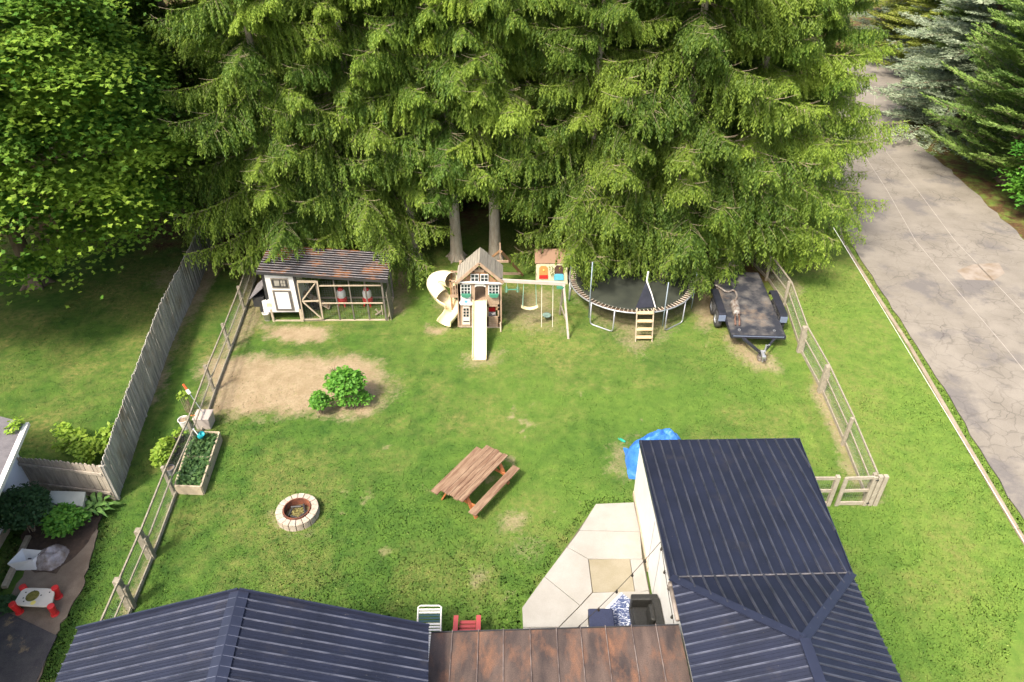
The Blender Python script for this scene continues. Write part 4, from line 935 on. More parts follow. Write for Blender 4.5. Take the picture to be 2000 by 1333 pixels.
# kids water table lying on its side of the path
t = thing('water_table', (P(65,1165).x, P(65,1165).y, 0), 'pale plastic toy water table with four red legs on the brown path', 'toy table')
tl, trr, br_, bl = P(45,1148,.32), P(108,1150,.32), P(100,1186,.32), P(25,1182,.32)
cx = (tl+trr+br_+bl)/4
def rounded(pts, k=.25):
    out = []; n = len(pts)
    for i in range(n):
        a, b0, c0_ = Vector(pts[i-1]), Vector(pts[i]), Vector(pts[(i+1)%n]); p0 = b0.lerp(a, k); p1 = b0.lerp(c0_, k)
        for s in (0,.33,.66,1): out.append(p0.lerp(b0, s).lerp(b0.lerp(p1, s), s))
    return out
ring = rounded([tl,trr,br_,bl]); b = MB(); b.prism([(v.x,v.y) for v in ring], .27, .33); b.build('tabletop', MT['creamlite'] if False else mat('faded_cream', (.62,.57,.48), (.55,.5,.42), (4,4,4), rough=.5), t, bevel=.015)
for c_, rr3 in ((tl,.3),(trr,.3),(br_,.3),(bl,.3)):
    d = (c_-cx); d.z = 0; p = cx+d*.93; b = MB(); b.tube([(p.x,p.y,.05),(p.x+d.x*.08,p.y+d.y*.08,.37)], [.07,.08], 12); b.tube([(p.x,p.y,0),(p.x,p.y,.05)], [.1,.09], 12); b.build('leg', MT['red'], t, smooth=False, bevel=.01)
b = MB(); b.lathe([(0,.004),(.13,.004),(.15,0)], (cx.x-.08,cx.y+.02,.33), 14); b.xf(Matrix.Identity(4)); b.build('puddle', mat('mossy_puddle', (.09,.09,.02), (.2,.17,.05), (9,9,9), rough=.2), t)
b = MB(); b.lathe([(0,.006),(.05,.006),(.06,0)], (cx.x+.03,cx.y-.16,.33), 12); b.build('yellow_lid', MT['yellow'], t)
b = MB()
for ddx, ddy in ((-.3,.1),(-.28,-.05),(-.22,-.14),(.1,.02),(.26,.1),(-.12,.14)): b.box(cx.x+ddx,cx.x+ddx+.03,cx.y+ddy,cx.y+ddy+.03,.331,.335)
b.build('hole', MT['black'], t)
# brick edging by the neighbour wall
b = MB(); e0, e1_ = P(10,1150), P(58,1050); d = (e1_-e0); L = d.length; d.normalize()
for i in range(8): b.beam(e0+d*(L*i/8)+Vector((0,0,.05)), e0+d*(L*(i+.93)/8)+Vector((0,0,.05)), .12, .1)
tag(b.build('edging', MT['palewood']), 'row of pale edging blocks beside the neighbouring wall', 'edging')
bush('weeds', (P(15,1185).x, P(15,1185).y, .05), (.35,.25,.2), 400, .10, MT['darkbush'], 'dark weeds at the edge of the asphalt by the toy water table', 'weeds', 50, stems=False)

# ------------------------------------------------------------------ raised bed and things round it
t = thing('raised_bed', (P(385,900).x, P(385,900).y, 0), 'wooden raised garden bed divided in two and full of dark seedlings', 'raised bed')
bz = .34; k1, k2, k3, k4 = P(341,948,bz), P(392,950,bz), P(428,844,bz), P(375,842,bz)
def plank(b, p, q, th, z0, z1):
    p, q = Vector(p), Vector(q); p.z = q.z = (z0+z1)/2; b.beam(p, q, th, z1-z0)
for n_, a, c in (('side_board',k1,k4),('side_board',k2,k3),('end_board',k1,k2),('end_board',k4,k3)):
    b = MB(); plank(b, a, c, .05 if n_ == 'side_board' else .046, 0, bz if n_ == 'side_board' else bz-.004); b.build(n_, MT['palewood'], t, bevel=.005)
m1, m2 = k1.lerp(k4, .52), k2.lerp(k3, .52); b = MB(); plank(b, m1, m2, .05, bz-.07, bz-.01); b.build('divider', MT['palewood'], t)
b = MB(); b.prism(inset([(v.x,v.y) for v in (k1,k2,k3,k4)], .03), .02, .20); b.build('soil', MT['soil'], t)
r_ = np.random.default_rng(77); n_ = 1900; uu, vv = r_.random(n_)*.94+.03, r_.random(n_)*.94+.03
C = np.array([[*(k1.lerp(k2, a).lerp(k4.lerp(k3, a), c)).xy, .22+.18*r_.random()] for a, c in zip(uu, vv)])
D, Nn, s = leaf_quads(C, .10, r_, .6); V = kites(C, D, Nn, s, s*.36); bl_ = t.location
me = quads_mesh('seedlings', V-np.array(bl_), np.clip(r_.normal(size=n_)*.3+.4,0,1), [MT['bedplant']]); o = bpy.data.objects.new('seedlings', me); COL.objects.link(o); o.parent = t; tag(o, kind='stuff')
# taupe box
t = thing('plastic_bin', (P(400,838).x, P(400,838).y, 0), 'taupe plastic bin standing behind the raised bed', 'bin')
c = [P(383,812,.42), P(409,811,.42)]; x0, x1 = c[0].x, c[1].x; y1_ = c[0].y; 
b = MB(); v0 = P(386,841,0); xx0, xx1, yf, yr = v0.x-.05, P(415,841,0).x-.02, v0.y, v0.y+.45
b.add([(xx0+.03,yf+.02,0),(xx1-.03,yf+.02,0),(xx1-.03,yr-.02,0),(xx0+.03,yr-.02,0),(xx0,yf,.42),(xx1,yf,.42),(xx1,yr,.42),(xx0,yr,.42)], [(0,3,2,1),(4,5,6,7),(0,1,5,4),(1,2,6,5),(2,3,7,6),(3,0,4,7)]); b.build('body', MT['taupe'], t, bevel=.02)
b = MB(); b.box(xx0-.01,xx1+.01,yf-.01,yr+.01,.415,.45); b.build('lid', MT['taupe'], t, bevel=.012)
# pots
def pot(px, py, r, h, m, label, name='plant_pot', plant=None, z=0, seed=0):
    q = P(px, py, z); t = thing(name, (q.x, q.y, z), label, 'plant pot'); b = MB(); b.lathe([(0,0),(r*.72,0),(r,h),(r*1.08,h),(r*1.08,h+.02),(r*.95,h+.02),(r*.93,h-.04),(0,h-.05)], q, 20); b.build('pot', m, t, smooth=False)
    b = MB(); b.lathe([(0,.002),(r*.93,0)], (q.x,q.y,q.z+h-.035), 18); b.build('soil', mat('pot_soil', (.28,.21,.14), (.18,.13,.09), (14,14,14), rough=.95), t)
    if plant: 
        o = bush('plant', (q.x, q.y, z+h+plant[1]*.5), (plant[0],plant[0],plant[1]), plant[2], plant[4], plant[3], None, None, seed, stems=False, parent=t, dome=False)
    return t
pot(364, 836, .155, .34, MT['white'], 'tall white pot of bare soil on the far side of the wire fence', seed=1)
pot(353, 862, .16, .26, MT['black'], 'black pot with a drooping seedling below the white pot', plant=(.16,.12,60,MT['lime'],.11), seed=2)
pot(346, 885, .15, .26, MT['black'], 'black pot half hidden beside the yellow green plant', seed=3)
q = P(330, 905); bush('leafy_plant', (q.x, q.y, .38), (.26,.52,.45), 1100, .11, MT['lime'], 'yellow green leafy plant growing outside the fence by the raised bed', 'plant', 61)
pot(335, 925, .13, .22, mat('grey_pot', (.16,.16,.18), rough=.6), 'small grey pot at the foot of the yellow green plant', seed=4)
q = P(371, 806); bush('seedling', (q.x, q.y, .7), (.2,.12,.15), 50, .13, MT['lime'], 'small seedling poking through the wire fence above the white pot', 'plant', 62)
# teal watering can
c = P(391, 853, .42); t = thing('watering_can', (c.x, c.y, .36), 'teal watering can lying on the seedlings at the far end of the raised bed', 'watering can')
b = MB(); b.lathe([(0,0),(.085,0),(.09,.02),(.08,.2),(.06,.2),(.06,.19),(0,.18)], c, 16); b.xf(Matrix.Translation(c)@Matrix.Rotation(R(35),4,'Y')@Matrix.Rotation(R(15),4,'X')@Matrix.Translation(-c)); b.build('body', MT['teal'], t, smooth=True)
b = MB(); b.tube([c+Vector((-.07,.03,.05)), c+Vector((-.17,.10,.16)), c+Vector((-.20,.13,.18))], [.015,.014,.035], 10); b.build('spout', mat('pale_grey_plastic', (.6,.62,.62), rough=.5), t)
# string trimmer leaning on the fence
a, c = P(399, 810, .45), P(371, 770, 1.05); t = thing('string_trimmer', (a.x, a.y, .45), 'orange and white string trimmer leaning over the wire fence', 'garden tool')
b = MB(); b.tube([a, c], .012, 8); b.build('shaft', MT['steel'], t)
d = (c-a).normalized(); b = MB(); b.beam(c-d*.0, c+d*.16, .09, .09); b.build('motor', MT['white'], t, bevel=.02); b = MB(); b.beam(c+d*.15, c+d*.36, .06, .05); b.build('handle', mat('orange_red_plastic', (.62,.10,.03), rough=.4), t, bevel=.015)
# second tool in the bed corner
a, c = P(392,842,.4), P(376,812,.95); t = thing('garden_rake', (a.x,a.y,.4), 'thin long handled tool leaning between the bin and the fence', 'garden tool')
b = MB(); b.tube([a, c], .011, 6); b.build('handle', MT['palewood'], t); b = MB(); b.beam(c-Vector((.07,0,0)), c+Vector((.07,0,0)), .02, .03); b.build('head', MT['orange'], t)

# ------------------------------------------------------------------ fire pit
q = P(583, 1006); t = thing('fire_pit', (q.x, q.y, 0), 'round fire pit of pale stone blocks with rusty steel liner', 'fire pit')
ro, ri, hh = .56, .37, .24
for i in range(18):
    b = MB(); a0, a1 = 2*math.pi*i/18+.012, 2*math.pi*(i+1)/18-.012; pl = []
    for rr4, aa in ((ri,a0),(ro,a0),(ro,(a0+a1)/2),(ro,a1),(ri,a1),(ri,(a0+a1)/2)): pl.append((q.x+rr4*math.cos(aa), q.y+rr4*math.sin(aa)))
    b.prism(pl, -.02, hh+random.uniform(-.008,.008)); b.build('stone_block', MT['stone'], t, bevel=.018)
b = MB(); b.lathe([(ri-.01,-.0),(ri-.01,hh+.03),(ri-.035,hh+.03),(ri-.035,0)], (q.x,q.y,0), 28); b.build('steel_liner', MT['rustring'], t, smooth=False)
b = MB(); b.lathe([(0,.10),(ri*.5,.09),(ri-.04,.04)], (q.x,q.y,0), 20); b.build('ash_bed', MT['ash'], t)
fp = bush('grass_clump', (q.x-.02, q.y-.02, .10), (.19,.17,.05), 110, .09, MT['drygrass'], None, None, 88, stems=False, parent=t)
b = MB()
for i in range(5):
    a = i*1.3; b.tube([(q.x+.2*math.cos(a), q.y+.2*math.sin(a), .12), (q.x+.27*math.cos(a+1.2), q.y+.27*math.sin(a+1.2), .13)], .03, 7)
b.build('charred_log', MT['black'], t)

# ------------------------------------------------------------------ picnic table
ta, tb = P(992,890,.75), P(903,981,.75); d = (ta-tb); Lt = d.length; rot = math.atan2(d.y, d.x); dn = d.normalized(); nn = Vector((-dn.y, dn.x, 0))
cen = (ta+tb)/2+nn*.37; cen.z = 0
t = thing('picnic_table', cen, 'reddish brown weathered wooden picnic table on the lawn', 'picnic table', rz=rot-math.pi/2)
def local(b, name, m, par, **k):     # builder in local coordinates of an unrotated parent at the origin
    me = bpy.data.meshes.new(name); me.from_pydata(b.v, [], b.f); me.update(); me.materials.append(m); o = bpy.data.objects.new(name, me); COL.objects.link(o); o.parent = par
    if k.get('bevel'): mo = o.modifiers.new('bevel','BEVEL'); mo.width = k['bevel']; mo.segments = 2; mo.limit_method='ANGLE'
    if k.get('smooth'):
        for p in me.polygons: p.use_smooth = True
    return o
for i in range(5):
    x = -.37+.148*i+.074; b = MB(); e = random.uniform(-.02,.02); b.box(x-.070, x+.070, -Lt/2+e, Lt/2+e, .71, .75); local(b, 'top_board', MT['redwood'], t, bevel=.005)
for s in (-1, 1):
    for k in (0,) :
        b = MB(); b.box(s*.64-.115, s*.64+.115, -Lt/2+.03, Lt/2+.03, .41, .45); local(b, 'bench_seat', MT['redwood'], t, bevel=.006)
    for e in (-1, 1):
        b = MB(); b.beam((s*.25,e*(Lt/2-.28),.70),(s*.58,e*(Lt/2-.28),0), .04, .10, up=(0,1,0)); local(b, 'leg', MT['orangewood'], t)
for e in (-1, 1):
    b = MB(); b.box(-.72,.72,e*(Lt/2-.33)-.02,e*(Lt/2-.33)+.02,.33,.405); local(b, 'cross_beam', MT['orangewood'], t)
    b = MB(); b.box(-.34,.34,e*(Lt/2-.33)-.02,e*(Lt/2-.33)+.02,.63,.705); local(b, 'top_brace', MT['orangewood'], t)

# ------------------------------------------------------------------ chicken coop
YF = 21.93
t = thing('chicken_coop', (-6.7, YF, 0), 'black and white chicken coop with rust flecked ribbed roof and wire run', 'chicken coop')
def Q(px, py, dy=0): return PY(px, py, YF+dy)
zl = Q(500,531,-.12); zr2 = Q(757,548,-.12)
rl = P(528,462,2.45); rrr = P(764,496,2.30); YR = 24.1; rl = PY(524,468,YR) ; 
FLc = Vector((zl.x,YF-.12,zl.z)); FRc = Vector((zr2.x,YF-.12,zr2.z-.0)); RRc = PY(765,494,23.75); RLc = Vector((FLc.x-.05, 23.75, RRc.z+(FLc.z-FRc.z)))
# ribs run along X across the roof
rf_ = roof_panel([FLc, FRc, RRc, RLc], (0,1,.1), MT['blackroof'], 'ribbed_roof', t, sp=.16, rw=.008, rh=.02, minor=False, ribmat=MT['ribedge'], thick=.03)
b = MB(); b.beam(FLc+Vector((0,-.012,-.05)), FRc+Vector((0,-.012,-.05)), .02, .1); b.build('fascia', MT['black'], t)
def px_poly(pts, dy, th, m, name, par, bevel=0, Y=None):
    Yq = (YF if Y is None else Y)+dy; pts3 = [PY(a, c, Yq) for a, c in pts]; b = MB(); n = len(pts3)
    b.add([p for p in pts3]+[p+Vector((0,th,0)) for p in pts3], [tuple(range(n)), tuple(range(2*n-1, n-1, -1))]+[(i, n+i, n+(i+1)%n, (i+1)%n) for i in range(n)])
    bm = bmesh.new(); vs = [bm.verts.new(v) for v in b.v]
    for f in b.f:
        try: bm.faces.new([vs[i] for i in f])
        except Exception: pass
    bmesh.ops.recalc_face_normals(bm, faces=bm.faces); b2 = MB(); bm.verts.index_update(); b2.v = [tuple(v.co) for v in bm.verts]; b2.f = [tuple(v.index for v in f.verts) for f in bm.faces]; bm.free()
    return b2.build(name, m, par, bevel=bevel)
z1 = lambda X_, Y_: (500+X_/12.12, 530+Y_/12.12)
white_p = [z1(175,85), z1(870,120), z1(1040,965), z1(190,975), z1(135,720), z1(300,655)]
px_poly(white_p, 0, .04, MT['white'], 'front_wall', t)
px_poly([z1(120,80), z1(180,85), z1(305,655), z1(235,690)], -.012, .05, MT['black'], 'corner_trim', t)
px_poly([z1(862,118), z1(925,125), z1(1095,968), z1(1040,965)], -.012, .06, MT['black'], 'corner_trim', t)
px_poly([z1(60,700), z1(130,720), z1(190,975), z1(110,965)], .0, .05, MT['black'], 'corner_trim', t)
wn = px_poly([z1(330,175), z1(740,180), z1(785,410), z1(385,405)], -.03, .03, MT['greywood'], 'window', t)
px_poly([z1(355,195), z1(725,200), z1(765,395), z1(402,388)], -.036, .01, MT['black'], 'window_frame', wn)
for c4 in ([(415,225),(540,225),(555,350),(440,350)], [(568,225),(615,225),(628,290),(578,290)], [(630,225),(678,225),(690,290),(640,290)], [(585,300),(632,300),(642,358),(594,358)], [(645,300),(692,300),(702,358),(655,358)]):
    px_poly([z1(*p) for p in c4], -.042, .008, mat('grey_glass', (.20,.19,.15), (.3,.28,.24), (9,9,9), rough=.3), 'pane', wn)
hd = px_poly([z1(380,458), z1(810,462), z1(912,940), z1(485,938)], -.03, .03, MT['greywood'], 'nest_door', t)
px_poly([z1(395,470), z1(800,475), z1(898,930), z1(497,928)], -.036, .008, mat('charcoal_trim', (.07,.065,.06), (.12,.10,.09), (9,9,9), rough=.7), 'door_trim', hd)
px_poly([z1(442,500), z1(760,505), z1(842,895), z1(532,893)], -.042, .008, MT['white'], 'door_panel', hd)
# yellow sign with dark scribble lines
sg = px_poly([z1(240,735), z1(350,742), z1(378,880), z1(262,880)], -.012, .008, mat('pale_sign', (.80,.76,.50), (.78,.74,.6), (6,6,6), rough=.5), 'sign', t)
def text(body, loc, size, rot, m, name, par, ext=.002, sx=1.0):
    cu = bpy.data.curves.new(name, 'FONT'); cu.body = body; cu.size = size; cu.extrude = ext; cu.align_x = 'CENTER'; cu.align_y='CENTER'; cu.space_line = .8
    o = bpy.data.objects.new(name, cu); COL.objects.link(o); dg = bpy.context.evaluated_depsgraph_get(); me = bpy.data.meshes.new_from_object(o.evaluated_get(dg)); bpy.data.objects.remove(o)
    me.materials.clear(); me.materials.append(m); ob = bpy.data.objects.new(name, me); COL.objects.link(ob)
    base = Vector((0,0,0)); q = par
    while q: base += q.location; q = q.parent
    ob.parent = par; ob.location = Vector(loc)-base; ob.rotation_euler = rot; ob.scale = (sx,1,1); return ob
sc_ = PY(*z1(308,808), YF-.018)
for k_, (yo, w_) in enumerate(((.062,.14),(.028,.17),(-.012,.17),(-.052,.19))):
    b = MB(); b.box(sc_.x-w_/2, sc_.x+w_/2, YF-.016, YF-.0125, sc_.z+yo-.009, sc_.z+yo+.009); b.build('lettering', MT['yellow'], sg)
# nest box on the left with little shingle roof
px_l = [Q(*z1(235,690)), Q(*z1(110,965))]
b = MB(); x_r = Q(*z1(180,700)).x; b.box(x_r-.42, x_r-.01, YF+.06, YF+.95, .62, 1.02); b.build('nest_box', MT['black'], t)
b = MB(); b.slab([(x_r-.50,YF-.02,1.02),(x_r+.05,YF-.02,1.48),(x_r+.05,YF+1.02,1.48),(x_r-.50,YF+1.02,1.02)][::1], .03); b.build('nest_box_roof', MT['shingle'], t)
# house box walls, run frame
xL, xM, xR_ = Q(*z1(175,85)).x+.05, Q(*z1(1040,965)).x, Q(758,628).x
b = MB(); b.box(xL, xL+.03, YF+.05, 23.55, .52, 1.86); b.box(xL+.03, xM, 23.5, 23.54, .52, 1.86); b.box(xL+.03,xM-.03,YF+.05,23.5,.50,.53); b.build('side_wall', MT['black'], t)
b = MB(); b.box(xM-.05, xM-.02, YF+.05, 23.5, .52, 1.86); b.build('inner_wall', MT['white'], t)
def post(px, py_top, dy=0, w_=.06, m=MT['greywood'], zt_=None):
    base = Q(px, 627, dy); b = MB(); top = zt_ or 1.75; b.box(base.x-w_/2, base.x+w_/2, YF+dy-w_/2, YF+dy+w_/2, 0, top); return b.build('post', m, t, bevel=.005)
dk = mat('dark_frame_wood', (.085,.075,.06), (.14,.125,.10), (8,8,8), rough=.8)
post(591,0,.03,.10, MT['palewood'], .55); post(535,0,.03,.08, MT['palewood'], .55)
for px in (596, 631, 665, 693, 723): post(px, 0, .03, .05, dk)
post(755, 0, .03, .07, dk)
for x_, y_ in ((xL+.05,23.5),(xM,23.5),(xR_,23.5),(xR_,22.7)):
    b = MB(); b.box(x_-.03,x_+.03,y_-.03,y_+.03,0,1.9); b.build('post', dk, t)
x0r = Q(596,627).x
b = MB(); b.box(x0r, xR_, YF-.0, YF+.05, .0, .05); b.box(Q(535,627).x+.05, x0r-.05, YF+.0, YF+.05, 0, .05); b.box(xR_-.02,xR_+.02,YF,23.5,0,.05); b.box(x0r,xR_,23.48,23.52,0,.05); b.build('sill_plate', MT['palewood'], t)
for (pa, pb_) in (((816/5+460, 440+592/5),(1420/5+460, 440+588/5)), ((840/5+460, 440+762/5),(1440/5+460, 440+762/5))):
    A_, B_ = Q(*pa), Q(*pb_); b = MB(); b.beam((A_.x,YF-.01,A_.z),(B_.x,YF-.01,(A_.z+B_.z)/2), .03, .045); b.build('rail', MT['palewood'], t)
# screen door with diagonal braces
dd_ = []
zz = lambda X_, Y_: (460+X_/5, 440+Y_/5)
door = bpy.data.objects.new('screen_door', None); COL.objects.link(door); door.parent = t; door.location = (0,0,0)
for (a, c, w_) in (((600,552),(790,552),.09),((650,745),(815,740),.055),((775,570),(655,730),.04),((665,755),(845,915),.05),((603,560),(668,925),.04),((795,545),(855,920),.05),((668,922),(855,918),.04)):
    A_, B_ = Q(*zz(*a), -.03), Q(*zz(*c), -.03); b = MB(); b.beam(A_, B_, .03, w_, up=(0,0,1) if abs(A_.z-B_.z) < .3 else (1,0,0)); b.build('door_rail' , MT['palewood'], door)
b = MB(); wire_panel(b, (x0r,YF+.06,0), (xR_,YF+.06,0), .05, 1.72, .09, .09, .0009); wire_panel(b, (xR_,YF+.06,0), (xR_,23.5,0), .05, 1.75,.09,.09,.0009); b.build('wire_mesh', MT['wire'], t)
# leaning board at the right end
b = MB(); b.beam((xR_+.12,22.3,0),(xR_+.05,22.3,1.2), .7, .02, up=(1,0,0)); b.build('end_panel', MT['greywood'], t)
# things inside the run
rp_ = thing('ramp', (Q(625,580).x, 22.6, 0), 'cleated plank ramp leading down inside the coop run', 'ramp')
a, c = PY(603,563,22.4), PY(648,582,22.4); a.z = .72; a.x = xM; c = P(651,584,.05); b = MB(); b.beam((xM-.0,22.75,.75), (c.x,22.75,.08), .28, .025); b.build('board', MT['palewood'], rp_)
b = MB()
for i in range(7):
    s = (i+.5)/7; b.beam(Vector((xM,22.75-.13,.775)).lerp(Vector((c.x,22.75-.13,.10)), s), Vector((xM,22.75+.13,.775)).lerp(Vector((c.x,22.75+.13,.10)), s), .03, .025)
b.build('cleat', MT['cedar'], rp_)
def feeder(px, py, label):
    q = P(px, py, 0); t = thing('poultry_feeder', (q.x, q.y, 0), label, 'poultry feeder', 'red and white feeders in the coop run')
    b = MB(); b.lathe([(0,.16),(.13,.16),(.19,.20),(.20,.30),(.15,.38)], q, 18); b.build('tray', MT['red'], t, smooth=True)
    for k in range(4):
        a = k*math.pi/2+.6; b = MB(); b.beam((q.x+.12*math.cos(a),q.y+.12*math.sin(a),.22),(q.x+.19*math.cos(a),q.y+.19*math.sin(a),0), .05, .03); b.build('leg', MT['red'], t)
    b = MB(); b.lathe([(.145,.36),(.165,.42),(.165,.58),(.13,.66),(.05,.70)], q, 18); b.build('barrel', mat('milky_plastic', (.78,.76,.72), rough=.4), t, smooth=True)
    b = MB(); b.lathe([(.10,.66),(.11,.70),(.08,.76),(0,.78)], q, 14); b.build('cap', MT['red'], t, smooth=True)
feeder(670, 596, 'left red and white poultry feeder in the wire run'); feeder(720, 596, 'right red and white poultry feeder, crossed by a run post')
q = P(621,600); t2 = MB(); t2.lathe([(0,0),(.2,0),(.24,.12),(.26,.12),(.26,.14),(.22,.13),(.18,.03),(0,.03)], q, 20); tag(t2.build('feed_pan', MT['black']), 'shallow black rubber pan on the run floor behind the coop door', 'pan')
q = P(740,616); b = MB(); b.beam((q.x-.12,q.y,.02),(q.x+.14,q.y,.22), .04, .05); b.beam((q.x-.1,q.y+.045,.24),(q.x+.06,q.y+.045,.02), .04, .05); b.beam((q.x+.14,q.y+.02,.0),(q.x+.14,q.y+.02,.42), .04, .04); tag(b.build('crossed_perch', MT['palewood']), 'crossed wooden perch at the right end of the run', 'perch')
q = P(523,625); t2 = thing('bucket', (q.x,q.y,0), 'white bucket tucked under the left corner of the coop', 'bucket')
b = MB(); b.lathe([(0,0),(.11,0),(.14,.30),(.15,.30),(.15,.33),(.13,.33),(.1,.03),(0,.03)], q, 18); b.build('body', MT['white'], t2, smooth=True)
b = MB(); b.lathe([(.10,.0),(.115,.0),(.118,.012),(.10,.012)], (q.x,q.y,.015), 18); b.build('rim', MT['taupe'], t2)

# ------------------------------------------------------------------ playset
YP = 21.42
ps_ = thing('playset', (-1.1, 22.1, 0), 'wooden playset tower with gable roof, windows and two cream slides', 'playset')
zp5 = lambda X_, Y_: (820+X_/4.76, 440+Y_/4.76)
def FP(X_, Y_, dy=0): return PY(*zp5(X_, Y_), YP+dy)
def fpoly(pts, dy, th, m, name, par=None): return px_poly([zp5(*p) for p in pts], dy, th, m, name, par or ps_, Y=YP)
XL_, XR2 = FP(372,950).x, FP(752,950).x
ze_, za = FP(345,535,-.1).z, FP(552,358,-.1).z
apf = FP(552,360,-.14); apr = P(*zp5(555,205), apf.z); Yrear = apr.y; e_l = FP(335,532,-.14); e_r = FP(775,547,-.14); ez = (e_l.z+e_r.z)/2
Yb = 22.75
for x in (XL_+.05, XR2-.05):
    for y in (YP+.05, Yb):
        b = MB(); b.box(x-.05,x+.05,y-.05,y+.05,0,ez+.05); b.build('corner_post', MT['cedarpale'], ps_, bevel=.006)
# roof
def slope(sgn, ex):
    b = MB(); n = 14
    for i in range(n):
        y0 = apf.y+.02+(Yrear-apf.y)*i/n; y1 = y0+(Yrear-apf.y)/n-.006; th = .02+.004*(i%2)
        pts = [Vector((apf.x,y0,apf.z)), Vector((ex,y0,ez)), Vector((ex,y1,ez)), Vector((apf.x,y1,apf.z))]
        if sgn > 0: pts = pts
        else: pts = pts[::-1]
        b.slab(pts, -.0+th)
    return b.build('roof_slope', MT['roofplank'], ps_)
# planks run from ridge to eave in the photo, seen as vertical lines on each slope
def slope2(sgn, ex):
    b = MB(); n = 13
    for i in range(n):
        y0 = apf.y+.02+(Yrear-apf.y-.02)*i/n; y1 = apf.y+.02+(Yrear-apf.y-.02)*(i+1)/n-.006; o_ = Vector((0,0,.006*(i%2)))
        pts = [Vector((apf.x,y0,apf.z))+o_, Vector((ex,y0,ez))+o_, Vector((ex,y1,ez))+o_, Vector((apf.x,y1,apf.z))+o_]
        b.slab(pts[::-1] if sgn > 0 else pts, .025)
    return b
def slope3(sgn, ex):     # planks parallel to the ridge direction read as lines running front to back
    b = MB(); n = 9; ex2 = ex
    for i in range(n):
        s0, s1 = i/n, (i+1)/n-.012; o_ = Vector((0,0,.006*((i*7)%3)))
        def pt(s, y): return Vector((apf.x+(ex2-apf.x)*s, y, apf.z+(ez-apf.z)*s))+o_
        pts = [pt(s0,apf.y+.02), pt(s1,apf.y+.02), pt(s1,Yrear+.01*(i%2)), pt(s0,Yrear+.01*(i%2))]
        nrm = (pts[1]-pts[0]).cross(pts[2]-pts[0])
        b.slab(pts if nrm.z > 0 else pts[::-1], .025)
    return b
slope3(-1, e_l.x).build('roof_slope', MT['roofplank'], ps_); slope3(1, e_r.x).build('roof_slope', MT['roofplank'], ps_)
for ex in (e_l.x, e_r.x):
    b = MB(); b.beam((apf.x,apf.y,apf.z+.01),(ex,apf.y,ez-.0), .03, .10); b.build('barge_board', MT['cedarpale'], ps_)
# gable infill
fpoly([(375,535),(552,388),(735,540)], .02, .03, MT['cedar'], 'gable_panel')
fpoly([(475,438),(515,395),(590,395),(628,440)], -.0, .02, MT['cedarpale'], 'gable_trim')
for tri in ([(508,418),(540,390),(545,412)], [(556,388),(592,416),(562,412)], [(478,440),(500,422),(510,438)], [(600,425),(625,442),(592,440)]): fpoly(tri, -.012, .012, mat('gable_gap', (.05,.03,.02), rough=.9), 'gable_gap')
def win(x0, y0, x1, y1, cols, rows, par=None, name='window', dy=-.03, marg=5, arch=False):
    wv = fpoly([(x0,y0),(x1,y0),(x1,y1),(x0,y1)] if not arch else [(x0,y0+12),(x0+12,y0+3),((x0+x1)/2,y0),(x1-12,y0+3),(x1,y0+12),(x1,y1),(x0,y1)], dy, .03, MT['white'], name, par)
    cw, ch = (x1-x0-marg*2)/cols, (y1-y0-marg*2)/rows
    for i in range(cols):
        for j in range(rows):
            a, c = x0+marg+cw*i+3, y0+marg+ch*j+3
            fpoly([(a,c),(a+cw-6,c),(a+cw-6,c+ch-6),(a,c+ch-6)], dy-.006, .006, MT['glassdark'], 'pane', wv)
    return wv
win(472,458,548,528,2,2,marg=3); win(562,460,637,530,2,2,marg=3)
fpoly([(330,528),(780,542),(772,552),(340,540)], -.10, .06, MT['white'], 'eave_trim')
# front frames
for X0, X1, nm in ((478,512,'front_post'),(610,640,'front_post'),(352,378,'front_post'),(738,762,'front_post')):
    fpoly([(X0,548),(X1,548),(X1,948),(X0,948)], .0, .06, MT['cedarpale'], nm)
w1 = win(378,548,474,645,3,3,arch=True); win(636,552,736,648,3,3,arch=True)
fpoly([(380,645),(474,645),(474,715),(380,715)], -.005, .03, MT['white'], 'siding_panel'); fpoly([(636,648),(738,648),(738,735),(636,735)], -.005, .03, MT['cedarpale'], 'siding_panel')
for X0 in (384, 644):
    fpoly([(X0,648),(X0+88,650),(X0+84,668),(X0+70,678),(X0+16,676),(X0+4,666)], -.12, .10, MT['green'], 'flower_box')
fpoly([(510,560),(530,548),(590,548),(612,562),(612,580),(590,568),(530,568),(510,580)], -.03, .03, MT['white'], 'entrance_arch')
# lower left door with little pediment
dr_ = fpoly([(388,740),(470,740),(470,940),(388,940)], -.02, .03, MT['cedarpale'], 'play_door'); dw = fpoly([(400,748),(462,748),(466,925),(396,925)], -.028, .01, mat('pinkish_white', (.72,.63,.55), (.66,.56,.48), (9,9,2), rough=.7), 'door_panel', dr_)
for i in range(2):
    for j in range(3): fpoly([(405+28*i,775+28*j),(427+28*i,775+28*j),(427+28*i,797+28*j),(405+28*i,797+28*j)], -.034, .006, MT['glassdark'], 'pane', dr_)
fpoly([(404,893),(461,893),(461,902),(404,902)], -.036, .008, MT['black'], 'mail_slot', dr_)
fpoly([(365,728),(395,700),(428,688),(462,702),(492,735),(478,748),(378,745)], -.10, .09, MT['white'], 'pediment')
ec = FP(429,712,-.11); b = MB(); b.lathe([(.055,0),(.055,.008),(.04,.008),(.04,0)], (0,0,0), 20); b.lathe([(0,.0),(.022,.0),(.022,.007),(0,.007)], (0,0,0), 12)
for k in range(6): b.beam((.022*math.cos(k*1.047),.022*math.sin(k*1.047),.004),(.042*math.cos(k*1.047),.042*math.sin(k*1.047),.004), .012, .006)
